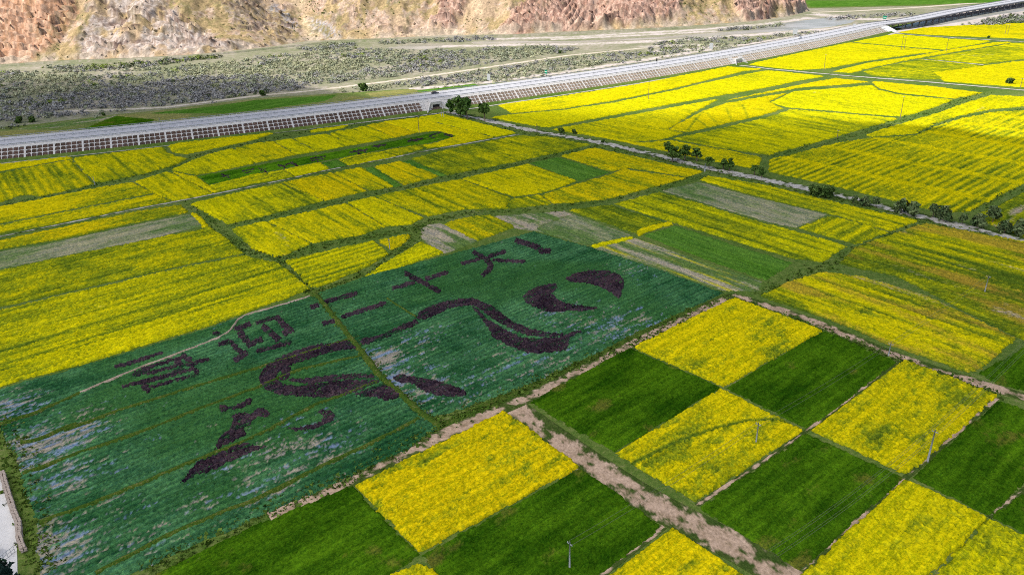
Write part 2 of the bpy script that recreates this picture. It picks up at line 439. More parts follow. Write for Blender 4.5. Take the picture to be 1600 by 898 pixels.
# ---- hill
hill_px = [(-420, 138), (-200, 119), (0, 101), (100, 95), (200, 91), (300, 86), (400, 77), (480, 64), (600, 60), (700, 55), (800, 54), (900, 49), (1000, 45),
           (1100, 39.5), (1180, 33), (1240, 25), (1263, 17), (1258, 8)]
hill_base = ats(hill_px)
def build_hill():
    base = [tuple(p) for p in hill_base]
    poly = [(-1900, 900)] + [(-1500, 480)] + base + [(300, 1500), (260, 2600), (-2600, 2600)]
    e1 = np.array([0.974, 0.228]); e2 = np.array([-0.228, 0.974]); o = np.array([-470.0, 730.0])
    us = np.concatenate([np.arange(-1400, -140, 9.0), np.arange(-140, 880, 1.25), np.arange(880, 1100, 6.0)])
    vs = np.concatenate([np.arange(-70, 130, 1.25), 130 + np.cumsum(np.linspace(1.5, 22, 60))])
    U, Vv = np.meshgrid(us, vs, indexing='ij')
    X = o[0] + U * e1[0] + Vv * e2[0]; Y = o[1] + U * e1[1] + Vv * e2[1]
    sd = dist_poly(X, Y, poly, True)
    sd = np.where(pip(X, Y, poly), sd, -sd) + 7.0 * (fbm(U / 22, Vv / 30, 41) - 0.5) + 3.0 * (vnoise(U / 6, Vv / 9, 4) - 0.5)
    s = np.maximum(sd, 0)
    spur = fbm(U / 120, U * 0 + 3, 21, 3)
    steep = 0.50 + 0.45 * spur
    Z = s * steep + 26 * smooth(20, 200, s) * (ridge(U / 95, Vv / 150, 31, 3) - 0.5)
    # where rock stands out, traced as patches of the slope
    px, py = to_px(X, Y, np.clip(Z, 0, 60))
    pn = px + 14 * (fbm(U / 9, Vv / 9, 51) - 0.5); qn = py + 10 * (fbm(U / 9, Vv / 9, 61) - 0.5)
    wob_ = 26 * (fbm(U / 14, Vv / 14, 55, 4) - 0.5)
    def m(poly_, soft=6):
        d_ = dist_poly(px, py, poly_, True)
        return smooth(-soft, soft, np.where(pip(px, py, poly_), d_, -d_) + wob_)
    red = m([(-300, 160), (-300, -40), (130, -40), (118, 20), (92, 55), (70, 85), (40, 105), (-60, 120)])
    pale = m([(120, 94), (130, 60), (150, 0), (200, -30), (260, 15), (300, 35), (330, 60), (440, 72), (340, 88), (240, 95)])
    pale2 = m([(330, 0), (420, -10), (470, 40), (440, 62), (380, 40)])
    red2 = m([(660, -30), (740, -30), (720, 20), (705, 44), (668, 38), (690, 18)]) 
    red2 = np.maximum(red2, m([(780, 55), (800, 28), (830, 6), (860, -30), (1075, -30), (1062, 20), (1030, 34), (985, 42), (920, 48)]))
    red2 = np.maximum(red2, m([(1140, -30), (1262, -30), (1268, 16), (1245, 22), (1218, 6), (1190, 36), (1165, 34), (1150, 12)]))
    rib = m([(505, 0), (560, -10), (565, 30), (620, 40), (640, 56), (590, 50), (545, 28)]) + m([(620, 58), (650, 30), (700, 50), (690, 56)])
    chute = m([(442, -20), (462, -20), (480, 20), (505, 58), (478, 63), (472, 30)]) + m([(741, -20), (747, -20), (752, 58), (744, 58)]) + m([(600, 60), (650, 52), (760, 50), (770, 56), (640, 62)])
    slate = m([(476, 22), (500, 30), (530, 58), (512, 64), (492, 45)]) + m([(425, 12), (440, 10), (468, 45), (455, 48)])
    rockm = np.clip(red + pale + 0.7 * pale2 + red2 + 0.8 * rib, 0, 1)
    r1 = ridge(U / 24, Vv / 7.5, 71, 5); r2 = ridge((U + 0.9 * Vv) / 9, (Vv - 0.25 * U) / 3.2, 81, 3)
    # bedding: dipping layers that weather into ledges
    warp = fbm(U / 34, Vv / 34, 83, 4) - 0.5
    bed = (0.5 * U + 1.0 * Vv + 30 * warp) / (9.0 + 3 * vnoise(U / 60, Vv / 60, 84))
    ledge = bed - np.floor(bed)                                # saw tooth: each bed ends in a broken edge
    lm = smooth(0.40, 0.58, fbm(U / 20, Vv / 12, 87, 3))
    hb = (Z + 14 * warp + 0.12 * U) / 5.0; tooth = hb - np.floor(hb)
    gully = ridge((U - 0.5 * Vv) / 42, Vv / 110, 86, 4)
    amp = 0.22 + 1.0 * rockm
    Z = Z + smooth(0, 6, s) * (amp * (4.0 * (r1 - 0.55) + 2.6 * (r2 - 0.5) + 4.2 * (0.5 - ledge) * lm * (1 - red)) + 5.5 * (0.5 - tooth) * np.clip(red + 0.6 * red2, 0, 1) + 1.6 * (fbm(U / 3.0, Vv / 3.0, 91, 3) - 0.5) * (0.45 + rockm) + 13.0 * (gully - 0.6) * smooth(3, 30, s))
    Z = Z + red2 * 5.0 * smooth(1, 6, s)                       # cliffs stand proud of the slope
    Z = np.where(sd < 0, sd * 0.25 - 0.3, np.maximum(Z, -0.2))
    # colours of rock, scree and dry grass
    n1 = fbm(U / 11, Vv / 9, 101, 5); n2 = fbm(U / 2.4, Vv / 2.0, 111, 3); n3 = fbm(U / 40, Vv / 30, 121, 3); n4 = fbm((U + Vv) / 3.2, (Vv - 0.4 * U) / 1.3, 125, 3)
    grass = mix((0.38, 0.275, 0.145), (0.31, 0.245, 0.11), smooth(0.35, 0.65, n1))
    grass = mix(grass, (0.43, 0.31, 0.20), smooth(0.42, 0.7, n3))
    rock = mix((0.40, 0.26, 0.185), (0.50, 0.38, 0.31), smooth(0.3, 0.7, n2))
    c = mix(grass, rock, smooth(0.50, 0.64, n1 + 0.25 * (n4 - 0.5)) * 0.75)
    c = mix(c, mix((0.40, 0.21, 0.125), (0.53, 0.34, 0.235), smooth(0.35, 0.65, n4)), red * 0.9)
    c = mix(c, mix((0.36, 0.275, 0.225), (0.50, 0.43, 0.39), smooth(0.35, 0.62, n4)), np.clip(pale * smooth(0.30, 0.50, n1), 0, 1) * 0.85)
    c = mix(c, (0.43, 0.35, 0.30), pale2 * 0.5 * smooth(0.4, 0.6, n4))
    c = mix(c, mix((0.31, 0.17, 0.13), (0.52, 0.345, 0.27), smooth(0.35, 0.62, n4)), red2 * 0.9)
    c = mix(c, (0.52, 0.38, 0.29), np.clip(rib, 0, 1) * smooth(0.4, 0.6, n4) * 0.9)
    c = mix(c, (0.56, 0.42, 0.27), np.clip(chute, 0, 1) * 0.9)
    c = mix(c, (0.40, 0.37, 0.37), np.clip(slate, 0, 1) * smooth(0.35, 0.6, n4))
    c = mix(c, (0.13, 0.085, 0.07), np.clip(0.8 * (1 - smooth(0.34, 0.48, r1)) * rockm + 0.55 * (1 - smooth(0.28, 0.42, r2)) * rockm + 0.8 * (1 - smooth(0.04, 0.20, ledge)) * lm * np.clip(rockm + 0.35, 0, 1) * (1 - red) + 0.75 * (1 - smooth(0.05, 0.25, tooth)) * lm * np.clip(red + 0.6 * red2, 0, 1), 0, 0.9))  # dark cracks, with ledge and crag shadows put into the rock colour
    c = mix(c, (0.46, 0.37, 0.28), (1 - smooth(2, 9, s)) * 0.8 * smooth(0.35, 0.55, n1))
    c = c * (0.82 + 0.26 * smooth(0.3, 0.7, fbm((U + Vv) / 4.0, (Vv - 0.4 * U) / 1.4, 141, 3)))[..., None]
    veg = smooth(0.56, 0.66, fbm(U / 7, Vv / 7, 131, 3)) * (1 - 0.6 * rockm) + 0.8 * m([(118, -10), (135, -10), (100, 40), (84, 58), (80, 50), (100, 20)], 3)
    c = mix(c, (0.115, 0.125, 0.04), np.clip(veg, 0, 1) * 0.42 * smooth(0.35, 0.55, n2))
    nu, nv = U.shape
    idx = np.arange(nu * nv).reshape(nu, nv)
    keep = (sd[:-1, :-1] > -4) | (sd[1:, 1:] > -4)
    q = np.stack([idx[:-1, :-1], idx[1:, :-1], idx[1:, 1:], idx[:-1, 1:]], -1)[keep]
    used = np.zeros(nu * nv, bool); used[q.ravel()] = True
    remap = np.cumsum(used) - 1
    P = np.stack([X, Y, Z], -1).reshape(-1, 3)[used]
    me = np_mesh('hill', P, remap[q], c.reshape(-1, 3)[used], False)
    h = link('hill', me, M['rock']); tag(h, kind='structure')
    # broken rock and boulders lying on the slope
    fr = (rockm.ravel() > 0.5) & (sd.ravel() > 1) & (sd.ravel() < 85) & (U.ravel() > -130) & (U.ravel() < 880)
    ii = np.nonzero(fr)[0]; ii = ii[RNG.random(len(ii)) < 0.03]
    cube = np.array([(-1,-1,-1),(1,-1,-1),(1,1,-1),(-1,1,-1),(-1,-1,1),(1,-1,1),(1,1,1),(-1,1,1)], float)
    m_ = len(ii); sz = 0.35 + 1.5 * RNG.random(m_) ** 3
    A = RNG.normal(size=(m_, 3, 3)); Q, _ = np.linalg.qr(A)
    loc = cube[None] * (0.6 + 0.6 * RNG.random((m_, 8, 3))) * np.array([1.0, 0.75, 0.6]) * sz[:, None, None]
    Bv = np.einsum('nij,nkj->nki', Q, loc) + np.stack([X, Y, Z], -1).reshape(-1, 3)[ii][:, None]
    fq = np.array([(0,3,2,1),(4,5,6,7),(0,1,5,4),(1,2,6,5),(2,3,7,6),(3,0,4,7)])
    Fq = (fq[None] + 8 * np.arange(m_)[:, None, None]).reshape(-1, 4)
    bc = np.repeat(c.reshape(-1, 3)[ii] * (0.9 + 0.25 * RNG.random(m_))[:, None], 8, 0)
    tag(link('hillside_rubble', np_mesh('hillside_rubble', Bv.reshape(-1, 3), Fq, bc), M['rock']), 'broken reddish rock lying over the hillside', 'rubble', kind='stuff')
    print('rubble', m_)
    # places for bushes on the slope
    ok = (sd.ravel() > 2) & (sd.ravel() < 90) & (rockm.ravel() < 0.5) & (U.ravel() > -120) & (U.ravel() < 880)
    return np.stack([X, Y, Z], -1).reshape(-1, 3)[ok]
hill_spots = build_hill()

# ---- riverbed north of the road, with the river in it
far_foot = road_near + rn * (ROAD_W + 7.0)
rb = [(-2500, -200)] + [tuple(p) for p in far_foot[::6]] + [tuple(far_foot[-1] + np.array([1200, 900]))] + [(2600, 4200), (-600, 4200), (-2600, 1500)]
sheet('riverbed', rb, 0.02, 'sand')
M['bank_grass'] = two_noise_mat('bank_grass', [(0.3, (0.06, 0.11, 0.018)), (0.46, (0.10, 0.145, 0.03)), (0.56, (0.17, 0.18, 0.06)), (0.7, (0.30, 0.26, 0.14))], 0.03, 0.5, 0.5)
sheet('grass_bank', ats([(-120, 245), (-120, 208), (60, 194), (170, 180), (235, 174), (400, 154), (530, 146), (640, 139), (760, 129), (790, 130), (700, 150), (560, 172), (400, 192), (200, 215)]), 0.04, 'bank_grass')
river = [(1050, 57), (1110, 52.5), (1180, 46.5), (1205, 39), (1250, 33), (1300, 27.5), (1345, 27), (1330, 36), (1300, 42), (1245, 49), (1180, 52.5), (1110, 57.5), (1060, 59.5)]
sheet('river', ats(river), 0.05, 'water')
sheet('river', ats([(735, 66), (780, 64), (893, 64.5), (960, 62.5), (1050, 57), (1060, 59.5), (960, 65), (880, 68), (790, 71), (742, 70)]), 0.05, 'water')
sheet('river', ats([(1395, 45), (1430, 36), (1500, 26), (1560, 17), (1605, 11), (1605, 17), (1560, 23), (1510, 33), (1460, 41)]), 0.05, 'water')
sheet('river_bar', ats([(1385, 56), (1420, 40), (1450, 27), (1520, 12), (1600, -3), (1680, -14), (1680, 12), (1600, 24), (1540, 36), (1490, 42), (1430, 47)]), 0.03, 'bar')
PINK = dict(green=((0.26, 0.25, 0.17), (0.36, 0.33, 0.26)))
strip('gravel_bar', [(690, 73), (800, 70.5), (900, 69.5), (1000, 66), (1090, 61), (1200, 53), (1290, 46), (1360, 38)], 16, 0.06, 'bar', 0.8, seed=31, **PINK)
strip('gravel_bar', [(760, 62), (900, 58), (1000, 52), (1100, 46.5), (1200, 37.5), (1270, 28)], 14, 0.06, 'bar', 0.8, seed=32, **PINK)
strip('gravel_bar', [(860, 62), (960, 57.5), (1060, 52), (1120, 49)], 12, 0.07, 'bar', 0.9, seed=33, **PINK)
strip('gravel_bar', [(640, 140), (760, 129), (880, 114), (1000, 95), (1100, 79), (1200, 65), (1320, 44)], 9, 0.06, 'bar', 0.9, seed=34, **PINK)
strip('gravel_bar', [(1000, 74), (1080, 70), (1120, 73), (1060, 80), (1010, 80)], 12, 0.07, 'bar', 0.9, seed=35, **PINK)
strip('gravel_bar', [(1270, 22), (1340, 30), (1390, 31), (1440, 27)], 22, 0.05, 'bar', 0.8, seed=36, **PINK)
sheet('pond', ats([(600, 76), (640, 70), (690, 70), (735, 72), (690, 76), (650, 78)]), 0.05, 'water')
sheet('far_meadow', ats([(1262, 13), (1330, 12), (1600, 6), (1700, 0), (1700, -20), (1255, -6)]), 0.04, 'ground')
strip('far_track', [(1268, 20), (1330, 18), (1420, 13), (1500, 7), (1600, 0)], 12, 0.06, 'sand', 0.1, green=((0.20, 0.20, 0.11), (0.36, 0.32, 0.22)))
strip('river_track', [(100, 174), (180, 172), (260, 168), (400, 150), (480, 143), (620, 126), (760, 106), (880, 88), (990, 77), (1090, 69)], 6.5, 0.06, 'sand', 0.3, green=((0.20, 0.20, 0.11), (0.36, 0.32, 0.22)))

# far bank road on a low retaining wall at the foot of the hill
def far_bank():
    line = smooth_line(densify(ats([(-100, 113), (0, 104.5), (100, 98), (200, 95), (300, 89.5), (360, 84), (460, 73), (520, 67), (640, 64), (800, 58), (900, 53), (1000, 48.5), (1060, 45)]), 6), 6)
    t = np.gradient(line, axis=0); t /= np.linalg.norm(t, axis=1)[:, None]; n = np.stack([-t[:, 1], t[:, 0]], 1)
    prof = [(-1.2, -0.05), (0.0, 1.6), (0.5, 1.6), (0.55, 1.35), (7.5, 1.35), (9.5, -0.05)]
    V = []
    for p, nn in zip(line, n):
        for d, z in prof: V.append((p[0] + nn[0] * d, p[1] + nn[1] * d, z))
    k = len(prof); Fc = []
    for i in range(len(line) - 1):
        for j in range(k - 1):
            Fc.append((i*k + j, i*k + j + 1, (i+1)*k + j + 1, (i+1)*k + j))
    tag(link('far_bank_road', np_mesh('far_bank_road', V, Fc), M['sand']), kind='structure')
far_bank()

# ------------------------------------------------------------------ expressway
def ribbon(name, line, nrm, d0, d1, z0, z1, mat, parent=None, i0=0, i1=None):
    l = line[i0:i1]; n = nrm[i0:i1]
    V = np.zeros((len(l) * 2, 3))
    V[0::2, :2] = l + n * d0; V[0::2, 2] = z0
    V[1::2, :2] = l + n * d1; V[1::2, 2] = z1
    i = np.arange(len(l) - 1) * 2
    return link(name, np_mesh(name, V, np.stack([i, i + 2, i + 3, i + 1], 1)), M[mat], parent)
def build_road():
    RZ = ROAD_Z
    J = _joint
    road = ribbon('road', road_near, rn, 0.9, ROAD_W - 0.9, RZ, RZ, 'asphalt'); tag(road, kind='structure')
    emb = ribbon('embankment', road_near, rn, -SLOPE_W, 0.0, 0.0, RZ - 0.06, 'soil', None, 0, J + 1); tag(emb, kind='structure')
    ribbon('far_slope', road_near, rn, ROAD_W, ROAD_W + 8.0, RZ - 0.06, 0.0, 'ground', emb, 0, J + 1)
    for a, b, nm in ((-0.35, 0.9, 'road_shoulder'), (ROAD_W - 0.9, ROAD_W + 0.35, 'road_shoulder')):
        s = ribbon(nm, road_near, rn, a, b, RZ + 0.03, RZ + 0.03, 'concrete', road)
    ribbon('slope_coping', road_near, rn, -1.5, -0.35, RZ - 0.95, RZ - 0.02, 'concrete', emb, 0, J + 1)
    ribbon('slope_verge', road_near, rn, -SLOPE_W - 1.6, -SLOPE_W + 1.5, 0.05, 1.25, 'ground', emb, 0, J + 1)
    # painted lines
    for d in (1.9, 9.9, 11.9, 19.7): ribbon('lane_marking', road_near, rn, d, d + 0.2, RZ + 0.012, RZ + 0.012, 'paint', road)
    mb = MB(); 
    for d in (5.8, 15.6):
        for i in range(0, len(road_near) - 2, 4):
            a, b = road_near[i], road_near[i + 1]
            pa, pb = a + rn[i] * d, b + rn[i + 1] * d; qa, qb = a + rn[i] * (d + 0.2), b + rn[i + 1] * (d + 0.2)
            mb.add([(*pa, RZ + 0.012), (*pb, RZ + 0.012), (*qb, RZ + 0.012), (*qa, RZ + 0.012)], [(0, 1, 2, 3)])
    tag(mb.build('dashed_marking', M['paint'], road), kind='stuff')
    # rails: near edge, median, far edge
    for d, label in ((0.15, 'long steel guard rail along the near edge of the expressway'), (10.8, 'steel median barrier between the two carriageways of the expressway'), (ROAD_W - 0.15, 'long steel guard rail along the far edge of the expressway')):
        g = empty('guard_rail', (road_near[40][0], road_near[40][1], RZ)); tag(g, label, 'guard rail')
        inv = np.array([road_near[40][0], road_near[40][1]])
        l = road_near - inv
        V = []; Fc = []
        prof = [(-0.05, 0.50), (0.05, 0.58), (-0.05, 0.66), (0.05, 0.74), (-0.05, 0.82), (0.08, 0.82), (0.08, 0.50)]
        k = len(prof)
        for p, n in zip(l, rn):
            for a, z in prof: V.append((p[0] + n[0] * (d + a), p[1] + n[1] * (d + a), z))
        for i in range(len(l) - 1):
            for j in range(k):
                j2 = (j + 1) % k
                Fc.append((i*k + j, (i+1)*k + j, (i+1)*k + j2, i*k + j2))
        link('rail', np_mesh('rail', V, Fc), M['metal'], g)
        mb = MB()
        hgt = 1.15 if d == 10.8 else 0.5
        for i in range(0, len(l)):
            c = l[i] + rn[i] * d
            mb.box((c[0] - 0.12, c[1] - 0.12, 0), (c[0] + 0.12, c[1] + 0.12, hgt))
        tag(mb.build('post', M['metal'], g), kind='stuff')
    # ---- concrete arch lattice, one panel of five by three arches per bay
    L = 13.2; na = 5; rows = 3
    hs = math.hypot(SLOPE_W, RZ); s0, s1 = 0.16 * hs, 0.875 * hs
    rh = (s1 - s0) / rows; aw = (L - 0.7) / na
    mb = MB(); T = 0.16
    def bar(p, q, w):
        p = np.array(p); q = np.array(q); d = q - p; ln = np.linalg.norm(d); d /= ln; nn = np.array([-d[1], d[0]]) * w / 2
        a, b, c, e = p - nn, q - nn, q + nn, p + nn
        mb.add([(a[0], a[1], 0), (b[0], b[1], 0), (c[0], c[1], 0), (e[0], e[1], 0), (a[0], a[1], T), (b[0], b[1], T), (c[0], c[1], T), (e[0], e[1], T)],
               [(4, 5, 6, 7), (0, 1, 5, 4), (1, 2, 6, 5), (2, 3, 7, 6), (3, 0, 4, 7)])
    bar((0.0, s0 - 1.6), (0.0, hs - 0.3), 0.75)
    for r in range(rows):
        y0 = s0 + r * rh
        for a in range(na):
            xa = 0.38 + a * aw; xb = xa + aw; xm = (xa + xb) / 2; R = aw / 2 - 0.10
            bar((xb if a < na - 1 else xb - 0.1, y0), (xb if a < na - 1 else xb - 0.1, y0 + rh), 0.24)
            # spandrel filling between arch and the next course
            n = 8; b = len(mb.v)
            for k in range(n + 1):
                t = math.pi * k / n
                x = xm - R * math.cos(t); y = y0 + rh - 0.20 - R * 0.8 + R * 0.8 * math.sin(t)
                mb.v += [(x, y, T), (x, y0 + rh, T), (x, y, 0.0)]
            for k in range(n):
                i = b + 3 * k
                mb.f += [(i, i + 3, i + 4, i + 1), (i + 2, i + 5, i + 3, i)]
    panel = mb.mesh('slope_panel')
    slope_ang = math.atan2(RZ, SLOPE_W)
    # arc length along the foot of the slope
    ft = road_near[:J + 1] - rn[:J + 1] * SLOPE_W
    d = np.concatenate([[0], np.cumsum(np.linalg.norm(np.diff(ft, axis=0), axis=1))])
    gaps = [at(683, 172), at(1136, 98)]
    s = 0.0
    while s < d[-1] - L:
        p = np.array([np.interp(s, d, ft[:, 0]), np.interp(s, d, ft[:, 1])])
        q = np.array([np.interp(s + L, d, ft[:, 0]), np.interp(s + L, d, ft[:, 1])])
        mid = (p + q) / 2
        near = [g for g in gaps if np.linalg.norm(mid - g) < 9.5]
        if near: s += 2.0; continue
        ang = math.atan2(*(q - p)[::-1])
        o = bpy.data.objects.new('slope_panel', panel)
        if not panel.materials: panel.materials.append(M['concrete'])
        o.rotation_euler = (Matrix.Rotation(ang, 4, 'Z') @ Matrix.Rotation(slope_ang, 4, 'X')).to_euler()
        o.location = (p[0], p[1], 0.02)
        o.parent = emb; col.objects.link(o)
        s += L
    return road, emb, ft, d
road, embankment, slope_foot, slope_s = build_road()

def slope_frame(px, py):
    """position on the slope foot nearest to a pixel, and the road direction there"""
    g = at(px, py); i = int(np.argmin(np.linalg.norm(slope_foot - g, axis=1)))
    t = rt[i]; return slope_foot[i], math.atan2(t[1], t[0])

# underpass: portal with wing walls and a flat near-black sheet standing for the shade inside
def underpass(px, py, w, h, label, name='underpass'):
    p, a = slope_frame(px, py)
    u = empty(name, (p[0], p[1], 0), a); tag(u, label, 'underpass')
    y0, y1 = 2.6, 9.4
    mb = MB()
    mb.box((-w/2 - 1.2, y0, 0), (-w/2, y1, h + 1.6)); mb.box((w/2, y0, 0), (w/2 + 1.2, y1, h + 1.6))
    mb.box((-w/2, y0, h), (w/2, y1, h + 1.6))
    mb.build('portal', M['concrete'], u)
    for s in (-1, 1):
        m2 = MB(); xa = s * (w/2 + 1.25); xb = s * (w/2 + 4.6); th = 0.5
        vs = [(xa, y0 + 0.2, 0), (xb, -0.8, 0), (xb + s*th, -0.6, 0), (xa + s*th, y0 + 0.6, 0), (xa, y0 + 0.2, h + 1.0), (xb, -0.8, 0.6), (xb + s*th, -0.6, 0.6), (xa + s*th, y0 + 0.6, h + 1.0)]
        m2.add(vs, [(0,3,2,1),(4,5,6,7),(0,1,5,4),(1,2,6,5),(2,3,7,6),(3,0,4,7)]).build('wing_wall', M['concrete'], u)
        # pale paved slope beside the portal
        m3 = MB(); xo = s * (w/2 + 6.4)
        m3.add([(xa, 0.3, 0.25), (xo, 0.3, 0.25), (xo, SLOPE_W - 1.0, ROAD_Z * 0.86 + 0.1), (xa, SLOPE_W - 1.0, ROAD_Z * 0.86 + 0.1)], [(0, 1, 2, 3)]).build('slope_paving', M['concrete'], u)
    MB().add([(-w/2, y0 + 0.7, 0.03), (w/2, y0 + 0.7, 0.03), (w/2, y0 + 0.7, h), (-w/2, y0 + 0.7, h)], [(0, 1, 2, 3)]).build('passage_shade', M['dark'], u)
    return u
underpass(683, 174, 4.6, 4.0, 'concrete underpass opening through the road embankment beside the tall poplars')
underpass(1136, 99, 4.2, 2.6, 'low culvert mouth in the pale embankment where the right hand track begins')

# ---- bridge
def build_bridge():
    J = _joint
    b0 = road_near[J]
    b = empty('bridge', (b0[0], b0[1], 0)); tag(b, 'long concrete expressway bridge on many dark piers over the river', 'bridge')
    l = road_near[J:] - b0; n = rn[J:]
    prof = [(1.2, 5.1), (-0.5, 5.75), (-0.5, 6.9), (-0.2, 6.9), (-0.2, 6.17), (ROAD_W + 0.2, 6.17), (ROAD_W + 0.2, 6.9), (ROAD_W + 0.5, 6.9), (ROAD_W + 0.5, 5.75), (ROAD_W - 1.2, 5.1)]
    V = []; Fc = []; k = len(prof)
    for p, nn in zip(l, n):
        for d, z in prof: V.append((p[0] + nn[0]*d, p[1] + nn[1]*d, z))
    for i in range(len(l) - 1):
        for j in range(k):
            j2 = (j + 1) % k; Fc.append((i*k + j, (i+1)*k + j, (i+1)*k + j2, i*k + j2))
    link('deck', np_mesh('deck', V, Fc), M['girder'], b)
    # one pier, then copies
    cap = MB().box((-0.6, 1.4, 4.3), (0.6, ROAD_W - 1.4, 5.12)).mesh('pier_cap')
    colm = MB().tube([(0, 0, -0.3), (0, 0, 4.35)], [0.55, 0.55], 12).mesh('column', True)
    for m_ in (cap, colm): m_.materials.append(M['girder'])
    span_ = float(np.linalg.norm(at(1600, 2.5, 6.4) - at(1420, 36.5, 6.4))) / 16.5
    step = max(3, int(round(span_ / 4.0)))
    print('pier step', step)
    for i in range(4, len(l) - 1, step):
        a = math.atan2(rt[J + i][1], rt[J + i][0])
        c = bpy.data.objects.new('pier', cap); c.location = (l[i][0], l[i][1], 0); c.rotation_euler = (0, 0, a); c.parent = b; col.objects.link(c)
        for y in (4.0, ROAD_W - 4.0):
            q = bpy.data.objects.new('column', colm); q.location = (0, y, 0); q.parent = c; col.objects.link(q)
    # abutment: white paved end slope
    a = math.atan2(rt[J][1], rt[J][0])
    e = link('abutment', MB().add([(0, 0, 0), (0, 0, 0), (0, 0, 0)], []).mesh('x'), None) if False else None
    ab = empty('bridge_abutment', (b0[0], b0[1], 0), a); tag(ab, 'white paved abutment cone where the embankment meets the bridge', 'abutment')
    m1 = MB().add([(-46, -SLOPE_W - 0.8, 0.3), (9, -SLOPE_W + 0.5, 0.3), (1.2, 0.3, ROAD_Z + 0.02), (-7, -0.3, ROAD_Z + 0.15), (-16, -4.6, 3.25), (-44, -5.4, 2.7)], [(0, 1, 2, 3, 4, 5)])
    m1.build('end_slope', M['paint'], ab)
    m2 = MB().add([(9, -SLOPE_W + 1.5, 0.15), (9, ROAD_W + 4, 0.15), (1.2, ROAD_W, ROAD_Z - 0.3), (1.2, 0.3, ROAD_Z - 0.3)], [(0, 1, 2, 3)])
    m2.build('front_slope', M['concrete'], ab)
build_bridge()

